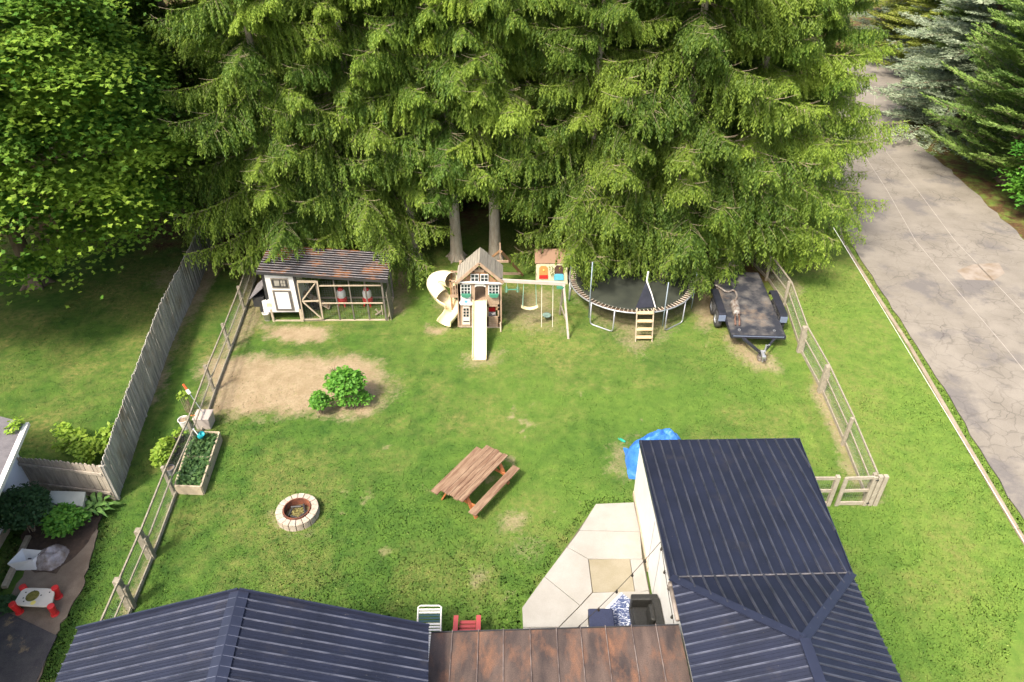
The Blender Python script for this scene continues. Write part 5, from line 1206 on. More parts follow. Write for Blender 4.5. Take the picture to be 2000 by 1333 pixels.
b.xf(Matrix.Translation((ec.x,YP-.101,ec.z))@Matrix.Rotation(R(90),4,'X')); b.build('emblem', mat('emblem_blue', (.10,.38,.55), rough=.5), ps_)
# lower right: play kitchen counter and boards
fpoly([(622,735),(738,738),(738,760),(622,758)], .0, .03, MT['cedarpale'], 'rail_board')
fpoly([(618,852),(745,852),(745,955),(618,950)], -.0, .04, MT['cedarpale'], 'counter_front')
for j in range(4): fpoly([(618,872+22*j),(745,872+22*j),(745,874+22*j),(618,874+22*j)], -.004, .004, MT['cedar'], 'board_gap')
pk_ = fpoly([(625,770),(700,770),(704,812),(625,810)], .30, .08, MT['red'], 'play_kitchen'); fpoly([(625,812),(706,814),(708,850),(625,850)], .12, .05, mat('kitchen_grey', (.22,.2,.2), rough=.4), 'kitchen_counter'); fpoly([(665,820),(698,820),(690,838),(672,838)], .10, .03, MT['white'], 'sink')
fpoly([(706,770),(740,770),(740,792),(706,792)], .0, .04, MT['cedar'], 'side_board')
fpoly([(738,878),(752,878),(756,998),(742,998)], -.35, .05, MT['palewood'], 'stake') if False else None
fpoly([(365,940),(760,950),(760,962),(365,950)], -.02, .06, MT['palewood'], 'base_board')
# deck, inner and side walls
zd = FP(560,712).z
b = MB(); b.box(XL_,XR2,YP+.07,Yb+.05,zd-.06,zd); b.build('deck', MT['cedarpale'], ps_)
b = MB()
for i in range(12): b.box(XR2-.02,XR2+.01,YP+.1+i*.105,YP+.1+i*.105+.09,zd,zd+.55)
b.build('side_railing', MT['cedarpale'], ps_)
b = MB()
for i in range(9): b.box(XL_+.06+i*.165,XL_+.06+i*.165+.07,Yb,Yb+.03,zd,zd+.55)
b.box(XL_,XR2,Yb-.01,Yb+.03,zd+.5,zd+.56); b.build('rear_railing', MT['cedarpale'], ps_)
b = MB(); b.box(XL_,XR2,Yb-.0,Yb+.02,0,.5); b.build('rear_wall', MT['cedar'], ps_)
# side balcony on the left
xb0, xb1 = FP(278,600,.35).x, XL_-.0; yb0, yb1 = YP+.45, YP+1.15
b = MB(); b.box(xb0,xb1,yb0,yb1,zd-.06,zd); b.build('balcony_floor', MT['cedarpale'], ps_)
for x, y in ((xb0+.03,yb0+.03),(xb0+.03,yb1-.03)):
    b = MB(); b.box(x-.03,x+.03,y-.03,y+.03,0,zd+.62); b.build('balcony_post', MT['cedar'], ps_)
b = MB()
for i in range(3): b.box(xb0+.08+i*.09,xb0+.12+i*.09,yb0+.01,yb0+.04,zd,zd+.55)
b.box(xb0,xb1,yb0,yb0+.05,zd+.54,zd+.60); b.box(xb0-.02,xb1,yb0-.02,yb0+.0,zd-.1,zd+.02); b.build('balcony_railing', MT['cedarpale'], ps_)
b = MB(); b.box(xb0,xb1,yb1-.05,yb1,zd+.54,zd+.60); b.build('balcony_railing', MT['cedarpale'], ps_)
# straight slide
st0, st1 = PY(937,590,YP-.02), P(936,703,.08)
def chute(path, r0, w_, m, name, par, steps=None, rim=.09, thick=.025):
    b = MB(); n = len(path); prof = [(-w_/2-thick,rim*.2),(-w_/2-thick,rim),(-w_/2,rim),(-w_/2+.02,.01),(-w_*.25,-.008),(w_*.25,-.008),(w_/2-.02,.01),(w_/2,rim),(w_/2+thick,rim),(w_/2+thick,rim*.2),(w_/2,-.04),(-w_/2,-.04)]
    vs, fs = [], []; k = len(prof)
    for i, p in enumerate(path):
        p = Vector(p); d = (Vector(path[min(i+1,n-1)])-Vector(path[max(i-1,0)])).normalized(); s = d.cross(Vector((0,0,1))).normalized(); u = s.cross(d)
        for x_, z_ in prof: vs.append(p+s*x_+u*z_)
    for i in range(n-1):
        for j in range(k): fs.append((i*k+j, (i+1)*k+j, (i+1)*k+(j+1)%k, i*k+(j+1)%k))
    fs += [tuple(range(k)), tuple((n-1)*k+j for j in range(k))[::-1]]
    b.add(vs, fs); return b.build(name, m, par, smooth=False, bevel=.006)
pth = []
for i in range(17):
    s = i/16; y = st0.y+.05+(st1.y-st0.y-.05)*s; z = zd+.02+(.09-zd-.02)*(s**.96) if s < .85 else 0
    pth.append([0, y, z])
for i in range(17):
    s = i/16; k = zd+.03; pth[i][2] = k*(1-s*1.04)+.10*math.exp(-(1-s)*7) if s < 1 else .08; pth[i][2] = max(.07, pth[i][2]); pth[i][0] = st0.x+(st1.x-st0.x)*s
chute(pth, 0, (P(950,703,.08)-P(922,703,.08)).length-.04, MT['cream'], 'straight_slide', ps_)
# spiral slide
cp = [(882,556,1.42),(868,552,1.34),(852,556,1.22),(850,567,1.08),(858,580,.94),(868,591,.80),(881,600,.66),(884,611,.50),(878,622,.36),(870,632,.22),(867,640,.10)]
cpv = [P(*c_) for c_ in cp]
def cat_(pts, m=5):
    out = []; n = len(pts)
    for i in range(n-1):
        p0, p1, p2, p3 = pts[max(i-1,0)], pts[i], pts[i+1], pts[min(i+2,n-1)]
        for k in range(m):
            t_ = k/m; out.append(.5*((2*p1)+(p2-p0)*t_+(2*p0-5*p1+4*p2-p3)*t_*t_+(3*p1-p0-3*p2+p3)*t_**3))
    out.append(pts[-1]); return out
sp_ = cat_(cpv)
def halfpipe(path, r, th, a0, a1, m, name, par, n=14):
    vs, fs = [], []; N_ = len(path)
    for i, p in enumerate(path):
        d = (path[min(i+1,N_-1)]-path[max(i-1,0)]); d.z *= .6; d.normalize(); s = d.cross(Vector((0,0,1))).normalized(); u = s.cross(d)
        A0, A1 = (a0(i/(N_-1)), a1(i/(N_-1))); ri_ = r-th
        for j in range(n+1):
            a = A0+(A1-A0)*j/n; vs.append(p+(s*math.cos(a)+u*math.sin(a))*r)
        for j in range(n, -1, -1):
            a = A0+(A1-A0)*j/n; vs.append(p+(s*math.cos(a)+u*math.sin(a))*ri_)
    k = 2*(n+1)
    for i in range(N_-1):
        for j in range(k): fs.append((i*k+j, (i+1)*k+j, (i+1)*k+(j+1)%k, i*k+(j+1)%k))
    fs += [tuple(range(k)), tuple((N_-1)*k+j for j in range(k))[::-1]]
    b = MB(); b.add(vs, fs); o = b.build(name, m, par, smooth=True); me = o.data
    bm = bmesh.new(); bm.from_mesh(me); bmesh.ops.recalc_face_normals(bm, faces=bm.faces); bm.to_mesh(me); bm.free(); return o
for v in sp_: v.z += .18
halfpipe(sp_, .29, .02, lambda s: math.pi*(.97), lambda s: 2*math.pi*1.015, MT['cream'], 'spiral_slide', ps_)
halfpipe(sp_[:24], .292, .015, lambda s: -.15, lambda s: math.pi*1.0-.9*max(0,s-.7), MT['creamlite'], 'slide_hood', ps_)
b = MB(); m_ = sp_[26]; b.tube([(m_.x,m_.y+.3,0),(m_.x,m_.y+.3,1.1)], .05, 10); b.build('slide_support', MT['cream'], ps_)
# swing beam and end frame
zb = 2.05; b0, b1 = P(984,547,zb), P(1101,555,zb)
sw = mat('pinkish_white_beam', (.46,.39,.345), (.38,.30,.26), (3,9,9), rough=.7)
b = MB(); b.beam((XR2,b0.y,zb-.02), b1+Vector((.06,0,0)), .06, .13); b.build('swing_beam', sw, ps_, bevel=.006)
tx = P(1047,549,zb); text('CSS', (tx.x, b0.y-.038, zb-.01), .085, (R(90),0,0), MT['black'], 'beam_lettering', ps_)
b = MB(); b.tube([(XR2+.02,b0.y,zb-.02),(XR2+.1,b0.y,zb-.02)], .075, 10); b.build('beam_bracket', MT['black'], ps_)
ft = P(1110,662,.0); rt_ = Vector((b1.x+.0, b1.y+1.15, 0))
for p_, nm in ((ft,'swing_leg'),(rt_,'swing_leg')):
    b = MB(); b.beam(Vector((b1.x,b1.y,zb-.03)), p_, .075, .075, up=(1,0,0)); b.build(nm, sw, ps_, bevel=.006)
b = MB(); b.beam(Vector((b1.x-.03,b1.y,zb)).lerp(ft,.62)+Vector((-.03,0,0)), Vector((b1.x-.03,b1.y,zb)).lerp(rt_,.62)+Vector((-.03,0,0)), .03, .09); b.build('cross_brace', MT['greywood'], ps_)
b = MB(); b.box(b1.x-.24,b1.x+.02,b1.y-.06,b1.y+.04,zb-.17,zb-.09); b.build('corner_bracket', MT['green'], ps_)
# rear climbing frame
a1_, a2_, a3_ = P(977,478,1.9), P(1022,541,.15), P(984,475,1.6)
b = MB(); b.beam(P(979,492,1.75), P(1021,538,.05), .05, .10); b.build('climber_rail', MT['cedar'], ps_)
b = MB(); b.beam(P(977,490,1.75), P(958,505,.9), .05, .09); b.build('climber_rail', MT['cedar'], ps_)
for (p_, q_) in (((968,511,1.2),(993,511,1.2)), ((981,535,.45),(1016,535,.3))):
    b = MB(); b.beam(P(*p_), P(*q_), .05, .09); b.build('climber_rung', MT['cedarpale'], ps_)
fl = P(977,505,1.7); b = MB(); b.beam(fl, Vector((fl.x,fl.y,2.35)), .05, .05, up=(0,1,0)); b.build('climber_post', MT['cedarpale'], ps_)
b = MB(); b.beam(P(977,624,.3), P(978,649,.02), .04, .06); b.build('short_ramp_rail', MT['palewood'], ps_)
# swings
def hang(name, pa, pb, za_, seat, label, cat, rope):
    t = thing(name, ((pa[0]+pb[0])/2, b0.y, 0), label, cat)
    return t
def ropes(t, x0, x1, z0, m, y0=0, spread=0):
    for x, s in ((x0,-1),(x1,1)):
        b = MB(); b.tube([(x,b0.y,zb-.08),(x+s*spread,b0.y+y0,z0)], .011, 6); b.build('rope', m, t)
gc = mat('pale_green_chain', (.25,.42,.33), rough=.6)
x0, x1 = PY(989,560,b0.y).x, PY(1011,560,b0.y).x; zt_ = PY(1000,566,b0.y).z
t = thing('trapeze_bar', ((x0+x1)/2, b0.y, zt_), 'green trapeze bar on short ropes at the left end of the swing beam', 'trapeze'); ropes(t, x0, x1, zt_-.12, gc)
b = MB(); b.tube([(x0,b0.y,zt_),(x1,b0.y,zt_)], .02, 8); b.build('bar', MT['green'], t)
for x in (x0, x1):
    b = MB(); b.tube([(x-.03,b0.y,zt_+.1),(x-.05,b0.y,zt_),(x-.03,b0.y,zt_-.1),(x+.03,b0.y,zt_-.1),(x+.05,b0.y,zt_),(x+.03,b0.y,zt_+.1)], .012, 6); b.build('ring', MT['green'], t)
x0, x1 = PY(1023,560,b0.y).x, PY(1046,560,b0.y).x; zs = PY(1034,603,b0.y-.15).z
t = thing('swing', ((x0+x1)/2, b0.y, zs), 'cream belt swing hanging from the middle of the beam', 'swing', 'swings on the playset beam'); ropes(t, x0, x1, zs+.05, gc, -.1, .04)
b = MB(); vs = []; n = 12
for i in range(n+1):
    s = i/n*2-1; xx = (x0+x1)/2+s*.30; zz_ = zs-.02+.10*s*s
    for yy_ in (-.19,-.02): vs += [(xx,b0.y+yy_,zz_),(xx,b0.y+yy_,zz_-.02)]
fs = []
for i in range(n):
    o_ = i*4; fs += [(o_,o_+4,o_+6,o_+2),(o_+1,o_+3,o_+7,o_+5),(o_,o_+1,o_+5,o_+4),(o_+2,o_+6,o_+7,o_+3)]
b.add(vs, fs); b.build('seat', MT['cream'], t)
x0, x1 = PY(1058,560,b0.y).x, PY(1080,560,b0.y).x; zs2 = .22
t = thing('swing', ((x0+x1)/2, b0.y, 0), 'grey green swing seat low to the ground at the right end of the beam', 'swing', 'swings on the playset beam'); ropes(t, x0, x1, .35, mat('pale_rope', (.55,.52,.42), rough=.8), -.45, .0)
sq = P(1068,617,.2); b = MB(); b.lathe([(0,0),(.15,.0),(.17,.04),(.12,.05),(0,.03)], sq, 16); b.build('seat', mat('grey_green_plastic', (.16,.24,.20), rough=.6), t, smooth=True)

# ------------------------------------------------------------------ plastic cottage
cq = P(1078, 552); yc = P(1078,556).y
t = thing('toy_cottage', (cq.x, yc, 0), 'small cream plastic cottage with orange door and blue half door', 'playhouse')
def CP(pts, dy, th, m, name, par=None): return px_poly(pts, dy, th, m, name, par or t, Y=yc)
CP([(1047,560),(1047,520),(1049,515),(1107,513),(1109,560)], 0, .05, MT['creamlite'], 'front_wall')
xA, xB = PY(1047,540,yc).x, PY(1109,540,yc).x; zT = PY(1078,514,yc).z
b = MB(); b.box(xA,xA+.05,yc+.05,yc+1.0,0,zT-.02); b.box(xB-.05,xB,yc+.05,yc+1.0,0,zT-.02); b.box(xA+.05,xB-.05,yc+.95,yc+1.0,0,zT-.02); b.build('side_wall', MT['creamlite'], t)
b = MB(); b.slab([(xA-.05,yc-.03,zT),(xB+.05,yc-.03,zT),(xB+.05,yc+.5,zT+.35),(xA-.05,yc+.5,zT+.35)], .04); b.slab([(xA-.05,yc+.5,zT+.35),(xB+.05,yc+.5,zT+.35),(xB+.05,yc+1.03,zT),(xA-.05,yc+1.03,zT)], .04); b.build('roof', mat('brown_plastic_roof', (.22,.13,.08), rough=.6), t)
CP([(1053,545),(1053,524),(1057,520),(1066,520),(1070,524),(1070,545)], -.02, .02, MT['orange'], 'arched_door'); CP([(1053,545),(1053,538),(1070,538),(1070,545)], -.035, .012, MT['red'], 'door_planter')
b = MB(); kq = PY(1062,528,yc-.03); b.lathe([(0,0),(.035,.0),(.03,.02),(0,.03)], (0,0,0), 10); b.xf(Matrix.Translation(kq)@Matrix.Rotation(R(90),4,'X')); b.build('knob', MT['yellow'], t)
CP([(1083,548),(1083,524),(1088,519),(1097,519),(1101,524),(1101,548)], -.01, .01, mat('dark_doorway', (.05,.03,.025), (.12,.06,.04), (9,9,9), rough=.9), 'doorway'); CP([(1082,548),(1082,538),(1085,536),(1099,536),(1101,538),(1101,548)], -.03, .02, MT['skyblue'], 'half_door')

# ------------------------------------------------------------------ trampoline
tc_ = Vector((4.53, 23.23, 0)); TR = 2.34; TZ = .95
t = thing('trampoline', tc_, 'large round black trampoline with ring of springs and galvanised frame', 'trampoline')
b = MB(); b.lathe([(TR-.25,0),(TR-.25,.012),(TR-.25-.001,.012)], (tc_.x,tc_.y,TZ-.03), 64); b.lathe([(0,-.07),(TR*.5,-.05),(TR-.3,0),(TR-.25,.0),(TR-.25,-.014),(TR*.5,-.064),(0,-.084)], (tc_.x,tc_.y,TZ-.01), 64); b.build('jumping_mat', MT['mat'], t, smooth=True)
ring_ = [(tc_.x+TR*math.cos(2*math.pi*i/64), tc_.y+TR*math.sin(2*math.pi*i/64), TZ) for i in range(65)]
b = MB(); b.tube(ring_, .028, 8, caps=False); b.build('frame_ring', MT['steel'], t, smooth=True)
b = MB()
for i in range(96):
    a = 2*math.pi*i/96; b.tube([(tc_.x+(TR-.245)*math.cos(a), tc_.y+(TR-.245)*math.sin(a), TZ-.012),(tc_.x+(TR-.02)*math.cos(a), tc_.y+(TR-.02)*math.sin(a), TZ)], .012, 5)
sg_ = b.build('springs', mat('pale_spring', (.55,.48,.38), rough=.5), t); tag(sg_, kind='stuff')
b = MB(); vs = []; fs = []
for i in range(96):
    a = 2*math.pi*i/96
    for r4 in (TR-.22, TR-.05): vs.append((tc_.x+r4*math.cos(a), tc_.y+r4*math.sin(a), TZ-.045))
for i in range(96): j = (i+1)%96; fs.append((2*i,2*i+1,2*j+1,2*j))
b.add(vs, fs); b.build('spring_pad', MT['padrust'], t)
def gpt(px, py, z=0): return P(px, py, z)
legs = [(236,), (306,), (172,), (8,), (60,), (120,)]
for (ad,) in legs:
    a = R(ad); w_ = R(11.5); p0 = Vector((tc_.x+TR*math.cos(a-w_), tc_.y+TR*math.sin(a-w_), TZ)); p1 = Vector((tc_.x+TR*math.cos(a+w_), tc_.y+TR*math.sin(a+w_), TZ))
    g0, g1_ = p0.copy(), p1.copy(); g0.z = g1_.z = .03; h0, h1 = g0+Vector((0,0,.12)), g1_+Vector((0,0,.12)); e_ = (g1_-g0).normalized()*.12
    b = MB(); b.tube([p0, h0, g0+e_*.3+Vector((0,0,.03)), g0+e_, g1_-e_, g1_-e_*.3+Vector((0,0,.03)), h1, p1], .024, 8); b.build('leg', MT['steel'], t, smooth=True)
poles = [((1167,600),(1180,512)), ((1287,618),(1297,552)), ((1347,590),(1359,533)), ((1110,540),(1118,488))]
for bq, tq in poles:
    g = P(bq[0], bq[1], .55); d = Vector((g.x-tc_.x, g.y-tc_.y)).normalized()*(TR+.04); x_, y_ = tc_.x+d.x, tc_.y+d.y
    top = PY(tq[0], tq[1], y_).z; b = MB(); b.tube([(x_,y_,.3),(x_,y_,max(1.4,top))], .019, 8); b.build('enclosure_pole', MT['bluepole'], t, smooth=True)
nt_ = MB(); n0, n1_, n2_ = P(1241,603,TZ+.02), P(1279,600,TZ+.02), P(1266,534,1.9)
n2_ = Vector((n1_.x-.1, n1_.y+.05, 1.75)); n2_ = PY(1263,548,n0.y+.45)
nt_.slab([n0, n1_, n2_+Vector((.05,0,0)), n2_], .01); nt_.build('net_flap', MT['netcloth'], t)
b = MB(); b.tube([n2_+Vector((.02,0,.35)), n2_+Vector((0,-.02,0)), n2_.lerp(n1_,.5)+Vector((.03,-.03,0)), n1_+Vector((.02,-.03,0))], [.035,.03,.022,.02], 6); b.build('net_cord', MT['white'], t)
# folded net at the back
nb = P(1270,520,1.2); b = MB(); b.slab([Vector((nb.x-.9,nb.y+.3,.98)),Vector((nb.x+.5,nb.y+.3,.98)),Vector((nb.x+.35,nb.y+.5,1.75)),Vector((nb.x-.1,nb.y+.55,1.95)),Vector((nb.x-.7,nb.y+.5,1.6))], .02); b.build('sagging_net', MT['netcloth'], t)
# ladder
t = thing('trampoline_ladder', (P(1256,668).x, P(1256,668).y, 0), 'short wooden step ladder leaning on the trampoline rim', 'ladder')
La, Lb_, Lc, Ld = P(1241,668), P(1273,668), P(1276,600,TZ+.12), P(1242,600,TZ+.12)
Lc.y = Ld.y = 20.86; Lc = PY(1276,602,20.86); Ld = PY(1242,602,20.86); Lc.x = Lb_.x; Ld.x = La.x
for a, c in ((La,Ld),(Lb_,Lc)): b = MB(); b.beam(a, c, .035, .06); b.build('side_rail', MT['palewood'], t)
for i in range(4):
    s = .14+.24*i; a, c = La.lerp(Ld, s), Lb_.lerp(Lc, s); b = MB(); b.beam(a+Vector((.02,0,0)), c-Vector((.02,0,0)), .16, .03); b.build('step', mat('new_pine', (.62,.45,.26), (.52,.37,.2), (4,16,16), rough=.7), t, bevel=.004)

# ------------------------------------------------------------------ trailer and exhaust
fl_, fr_ = P(1430,655,.6), P(1533,654,.6); fcx = (fl_.x+fr_.x)/2; W_ = (fr_.x-fl_.x); y0 = fl_.y
bk = P(1480,531,.6); rzz = -math.atan2((bk.x-fr_.x), (bk.y-fr_.y)); LEN = (bk-fr_).length
t = thing('flatbed_trailer', (fcx, y0, 0), 'black flatbed trailer with worn deck parked by the right fence', 'trailer', rz=rzz)
b = MB(); b.box(-W_/2,W_/2,0,LEN,.53,.595); local(b, 'deck', MT['deck'], t, bevel=.004)
b = MB(); b.box(-W_/2-.02,W_/2+.02,-.05,-.003,.47,.60); b.box(-W_/2-.03,-W_/2-.003,-.0,LEN,.46,.58); b.box(W_/2+.003,W_/2+.03,0,LEN,.46,.58); local(b, 'side_frame', MT['fender'], t, bevel=.005)
b = MB(); b.box(-W_/2+.05,W_/2-.05,-.056,-.051,.55,.585); local(b, 'front_strip', MT['fendergrey'], t)
for s in (-1, 1):
    xi, xo = s*(W_/2+.035), s*(W_/2+.30); x_a, x_b = min(xi,xo), max(xi,xo)
    b = MB(); prof = [(.95,.58),(1.02,.80),(2.62,.80),(2.72,.58),(2.68,.58),(2.59,.765),(1.05,.765),(.99,.58)]
    b.add([(x_a,p[0],p[1]) for p in prof]+[(x_b,p[0],p[1]) for p in prof], [(0,1,6,7)[::-1],(1,2,5,6)[::-1],(2,3,4,5)[::-1],(8,9,14,15),(9,10,13,14),(10,11,12,13)]+[(i,(i+1)%8,8+(i+1)%8,8+i) for i in range(8)])
    local(b, 'fender', MT['fender'], t); b = MB(); b.box(x_a+.01,x_b-.01,.93,.952,.50,.74); local(b, 'fender_end', MT['fendergrey'], t)
    for yw in (1.36, 2.18):
        b = MB(); b.lathe([(.17,-.09),(.26,-.10),(.315,-.08),(.325,0),(.315,.08),(.26,.10),(.17,.09)], (0,0,0), 24); b.xf(Matrix.Translation((s*(W_/2+.20),yw,.325))@Matrix.Rotation(R(90),4,'Y')); wh = local(b, 'wheel', MT['rubber'], t, smooth=True)
        b = MB(); b.lathe([(0,.05),(.06,.06),(.10,.04),(.17,.07),(.175,.085)], (0,0,0), 18); b.lathe([(0,-.05),(.06,-.06),(.10,-.04),(.17,-.07),(.175,-.085)], (0,0,0), 18); b.xf(Matrix.Translation((s*(W_/2+.20),yw,.325))@Matrix.Rotation(R(90),4,'Y')); local(b, 'rim', MT['steel'], wh, smooth=True)
cx_ = P(1488,697,.35); cl = Matrix.Rotation(-rzz,4,'Z')@Vector((cx_.x-fcx, cx_.y-y0, .40))
for s in (-1, 1): b = MB(); b.beam((s*W_*.30+.03,-.02,.46),(cl.x,cl.y+.05,.42), .07, .09); local(b, 'tongue', MT['fender'], t)
b = MB(); b.beam((cl.x,cl.y+.18,.46),(cl.x+.02,cl.y-.12,.44), .09, .08); b.beam((cl.x+.02,cl.y-.08,.44),(cl.x+.02,cl.y-.17,.42), .12, .10); local(b, 'coupler', MT['steel'], t, bevel=.01)
b = MB(); b.tube([(cl.x+.10,cl.y+.12,.05),(cl.x+.10,cl.y+.12,.75)], .03, 8); b.tube([(cl.x+.10,cl.y+.12,.74),(cl.x+.22,cl.y+.12,.76)], .012, 6); b.tube([(cl.x+.02,cl.y+.12,.48),(cl.x+.12,cl.y+.12,.48)], .04, 8); local(b, 'jack', MT['steel'], t)
b = MB(); b.box(cl.x-.12,cl.x-.04,cl.y+.08,cl.y+.2,.42,.5); local(b, 'winch', MT['black'], t, bevel=.01)
q = P(1487,704); b = MB(); b.box(q.x-.14,q.x+.13,q.y-.08,q.y+.12,0,.22); b.build('wood_block', MT['exhaust'], bevel=.03); tag(bpy.data.objects['wood_block'], 'weathered block propping up the trailer coupler', 'block')
# clevises on deck
b = MB()
for x_ in (-W_*.33, W_*.33): b.lathe([(.035,.0),(.05,.0),(.05,.02),(.035,.02)], (x_,.28,.597), 12)
local(b, 'tie_ring', MT['steel'], t)
zx = lambda X_, Y_: (1080+X_/4.167, 470+Y_/4.167)
ex = thing('exhaust_pipe', (P(1432,590,.6).x, P(1432,590,.6).y, .6), 'rusty car exhaust with muffler lying on the trailer deck', 'exhaust')
pth_ = cat_([P(*zx(*p), .66) for p in [(1320,362),(1360,385),(1400,412),(1430,418),(1465,405),(1490,425),(1497,460),(1480,490),(1478,510)]], 4)
b = MB(); b.tube(pth_, .035, 10); b.build('pipe', MT['exhaust'], ex, smooth=True)
a, c = P(*zx(1475,500), .69), P(*zx(1498,600), .69); b = MB(); d = (c-a); b.tube([a, a+d*.06, a+d*.94, c], [.10,.145,.145,.10], 16); b.build('muffler', MT['exhaust'], ex, smooth=False, bevel=.01)
for o_ in (-.05,.06):
    b = MB(); a2 = c+Vector((o_,0,0)); e2 = P(*zx(1500+o_*220,670+abs(o_)*350), .65)+Vector((o_*.3,0,0)); b.tube([a2, a2.lerp(e2,.5)+Vector((o_*.3,0,0)), e2], .032, 8); b.build('tail_pipe', MT['exhaustred'], ex, smooth=True)

# ------------------------------------------------------------------ tarp
def tarp():
    q = P(1290,905); cx0, cy0 = 4.1, 14.72; n = 46; g = np.linspace(-1,1,n); X_, Y_ = np.meshgrid(g, g)
    r4 = np.maximum(np.abs(X_)**2.6+np.abs(Y_)**2.6, 1e-6)**(1/2.6); h = .78*np.clip(1-r4**2.6, 0, 1)**.45
    rid = np.exp(-((Y_-.1)**2)*3)*.22*(1-r4.clip(0,1)); fold = (fbm(X_*3, Y_*3, 1.4, 8)-.5)*.22+(np.abs(np.sin(X_*7+Y_*4+2*fbm(X_, Y_, 2, 4)))*.05)
    Zz = np.clip(h+rid*1.2+fold*(.35+h), .012, None)
    xx = cx0+X_*.86*(1+.12*(fbm(X_+3,Y_,1.7,2)-.5)); yy = cy0+Y_*.62+.12*X_+.1*np.sin(X_*3)
    me = grid_mesh('tarp', xx-cx0, yy-cy0, Zz); me.materials.append(MT['tarp']); o = bpy.data.objects.new('tarp_cover', me); COL.objects.link(o); o.location=(cx0,cy0,0)
    tag(o, 'crumpled bright blue tarp over a heap behind the wing wall', 'tarp')
tarp()
q = P(1217,864); b = MB(); b.tube([(q.x-.08,q.y+.1,.04),(q.x-.02,q.y+.02,.05),(q.x+.06,q.y-.03,.04)], [.03,.045,.03], 8); b.tube([(q.x-.1,q.y+.06,.03),(q.x-.13,q.y+.14,.03)], .015, 6)
tag(b.build('toy_shovel', mat('teal_green_plastic', (.02,.28,.20), rough=.4)), 'small teal plastic toy on the grass left of the blue tarp', 'toy')

# ------------------------------------------------------------------ patio furniture
t = thing('patio_armchair', (P(1262,1225,.06).x, P(1262,1200).y, .06), 'boxy black patio armchair beside the white wall', 'armchair')
hz = .72; a0_ = P(1232,1160,hz); a1_ = P(1289,1158,hz); x0, x1 = a0_.x, P(1293,1160,hz).x; yT = a0_.y; x1 = min(x1, 3.27); yB = yT-1.05
b = MB(); b.box(x0,x1,yB,yT,.12,.36); b.build('seat_frame', MT['blackwicker'], t, bevel=.02)
b = MB(); b.box(x0,x1,yT-.16,yT+.002,.36,hz); b.build('armrest', MT['blackwicker'], t, bevel=.03)
b = MB(); b.box(x1-.18,x1+.002,yB,yT-.165,.36,hz+.1); b.build('backrest', MT['blackwicker'], t, bevel=.03)
b = MB(); b.box(x0+.02,x1-.2,yB+.02,yT-.18,.365,.50); b.build('seat_cushion', MT['blackwicker'], t, bevel=.04)
b = MB(); b.beam((x1-.26,yB+.5,.52),(x1-.22,yB+.5,.86), .42, .12, up=(1,0,0)); b.build('back_cushion', MT['blackwicker'], t, bevel=.04)
b = MB(); [b.box(xx-.03,xx+.03,yy_-.03,yy_+.03,.06,.12) for xx in (x0+.08,x1-.08) for yy_ in (yB+.08,yT-.08)]; b.build('foot', MT['black'], t)
t = thing('footstool', (P(1175,1225,.06).x, P(1175,1205).y, .06), 'navy topped square patio ottoman left of the rug', 'ottoman')
A_ = P(1149,1190,.45); B_ = P(1196,1189,.45); b = MB(); b.box(A_.x,B_.x,A_.y-.85,A_.y,.10,.40); b.build('base', MT['blackwicker'], t, bevel=.02)
b = MB(); b.box(A_.x-.01,B_.x+.01,A_.y-.86,A_.y+.01,.405,.47); b.build('cushion', MT['navyfab'], t, bevel=.03)
b = MB(); [b.box(xx-.03,xx+.03,yy_-.03,yy_+.03,.06,.10) for xx in (A_.x+.06,B_.x-.06) for yy_ in (A_.y-.8,A_.y-.06)]; b.build('foot', MT['black'], t)
rg = [P(1215,1159,.07), P(1186,1190,.07), P(1130,1280,.07), P(1240,1300,.07), P(1262,1180,.07)]
b = MB(); b.prism([(v.x,v.y) for v in (P(1215,1159,.07), P(1148,1226,.07), P(1240,1330,.07), P(1300,1225,.07))], .062, .074); rg_o = b.build('rug', MT['rug']); tag(rg_o, 'blue and white patterned outdoor rug between the ottoman and the armchair', 'rug')
b = MB(); r0, r1_ = P(1215,1159,.07), P(1148,1226,.07); b.beam(r0+Vector((0,0,.006)), r1_+Vector((0,0,.006)), .05, .006); b.build('rug_border', MT['white'], rg_o)
# chaise
t = thing('sun_lounger', (P(840,1225).x, P(840,1225).y, 0), 'white strapped lounge chair with dark green band beside the rusty roof', 'lounge chair')
zc = .75; c0_, c1_ = P(817,1184,zc), P(862,1184,zc); w_ = c1_.x-c0_.x; yA = c0_.y
fr = [Vector((c0_.x,yA-1.1,.32)), Vector((c0_.x,yA-.55,.42)), Vector((c0_.x,yA-.03,zc)), Vector((c0_.x+.05,yA,zc+.01)), Vector((c1_.x-.05,yA,zc+.01)), Vector((c1_.x,yA-.03,zc)), Vector((c1_.x,yA-.55,.42)), Vector((c1_.x,yA-1.1,.32))]
b = MB(); b.tube(fr, .018, 8); b.build('frame', MT['white'], t, smooth=True)
for s_, nm, m_ in ((0,'strap',MT['white']),(1,'dark_strap',mat('dark_green_vinyl', (.03,.07,.08), rough=.5))):
    b = MB()
    for i in range(20):
        s = (i+.5)/20; dark = i in (2,3,4)
        if dark != bool(s_): continue
        y = yA-.04-s*1.02; z = zc-(yA-y)*.62 if (yA-y) < .55 else .42-((yA-y)-.55)*.18
        b.box(c0_.x+.01,c1_.x-.01,y-.0225,y+.0225,z-.004,z+.004)
    b.build(nm, m_, t)
b = MB()
for x in (c0_.x, c1_.x):
    for y in (yA-.35, yA-1.0): b.tube([(x,y,.36 if y < yA-.6 else .54),(x,y+.02,0)], .016, 8)
b.build('legs', MT['white'], t)
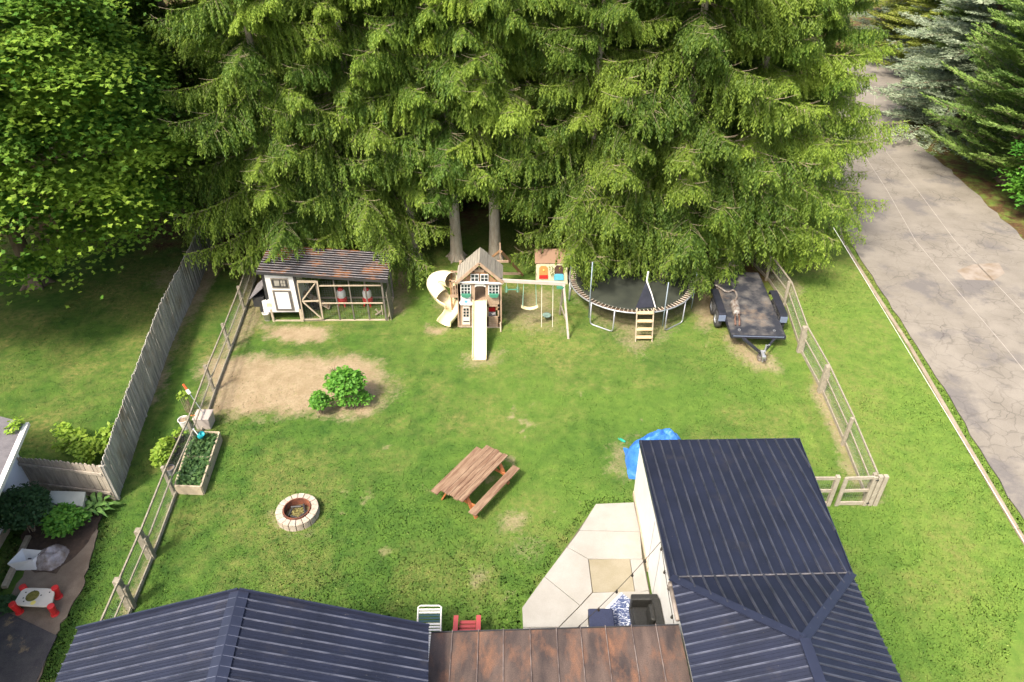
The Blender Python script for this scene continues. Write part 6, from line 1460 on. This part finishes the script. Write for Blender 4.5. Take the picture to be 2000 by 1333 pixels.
# red chair
t = thing('adirondack_chair', (P(912,1240).x, P(912,1235).y, 0), 'coral red plastic garden chair partly under the rusty roof', 'chair')
zc = .52; L0, L1 = P(886,1211,zc), P(939,1210,zc)
xa_, xb2 = L0.x, L1.x; yq = L0.y+.12
for x in (xa_+.05, xb2-.05): b = MB(); b.box(x-.055,x+.055,yq-.62,yq,zc-.03,zc); b.build('armrest', MT['coral'], t, bevel=.01)
for x in (xa_+.05, xb2-.05): b = MB(); b.box(x-.03,x+.03,yq-.12,yq-.05,0,zc-.035); b.box(x-.025,x+.025,yq-.68,yq-.6,0,zc-.035); b.build('leg', MT['coral'], t, bevel=.005)
b = MB()
for i in range(6): b.box(xa_+.12,xb2-.12,yq-.05-.09*i-.078,yq-.05-.09*i,.36-.016*i,.38-.016*i)
b.build('seat', MT['coral'], t)
b = MB()
for i in range(5):
    x = xa_+.13+(xb2-xa_-.26)*(i+.5)/5; b.beam((x,yq-.55,.28),(x,yq-.95,.90+.03*(2-abs(i-2))), .08, .02)
b.build('backrest', MT['coral'], t)

# ------------------------------------------------------------------ pale building and vehicles behind the spruces
hb_ = thing('pale_building', (-13.0, 43.5, 0), 'pale building glimpsed between the spruce trunks at the left', 'building')
b = MB(); b.box(-17,-9.5,41.5,45.5,0,2.6); b.build('wall', MT['siding'], hb_)
b = MB(); b.slab([(-17.3,41.2,2.6),(-9.2,41.2,2.6),(-9.2,43.5,3.9),(-17.3,43.5,3.9)], .1); b.slab([(-17.3,43.5,3.9),(-9.2,43.5,3.9),(-9.2,45.8,2.6),(-17.3,45.8,2.6)], .1); b.build('roof', mat('pale_roof', (.42,.43,.47), rough=.6), hb_)
b = MB(); b.box(-13.6,-12.6,41.44,41.49,1.0,2.0); b.build('window', MT['glassdark'], hb_)
sh_ = thing('pale_shed', (-10.2, 32.5, 0), 'small pale shed half hidden behind the spruces above the coop', 'shed')
b = MB(); b.box(-11.2,-9.0,31.6,33.6,0,1.9); b.build('wall', MT['siding'], sh_)
b = MB(); b.slab([(-11.4,31.4,1.95),(-8.8,31.4,1.95),(-8.8,33.8,2.3),(-11.4,33.8,2.3)], .08); b.build('roof', mat('pale_metal_roof', (.5,.52,.57), rough=.5), sh_)
b = MB(); b.box(-10.5,-9.8,31.55,31.59,.1,1.7); b.build('door', MT['white'], sh_)
# overhead cable beside the road
c0, c1 = P(1640,465,3.6), P(2010,1075,3.6); d = (c1-c0)
b = MB(); b.tube([c0-d*.06, c0, c1, c1+d*.5, c1+d*1.5+Vector((0,0,.4))], .0048, 6); tag(b.build('utility_cable', MT['cable']), 'thin white overhead cable running above the verge and kerb', 'cable')
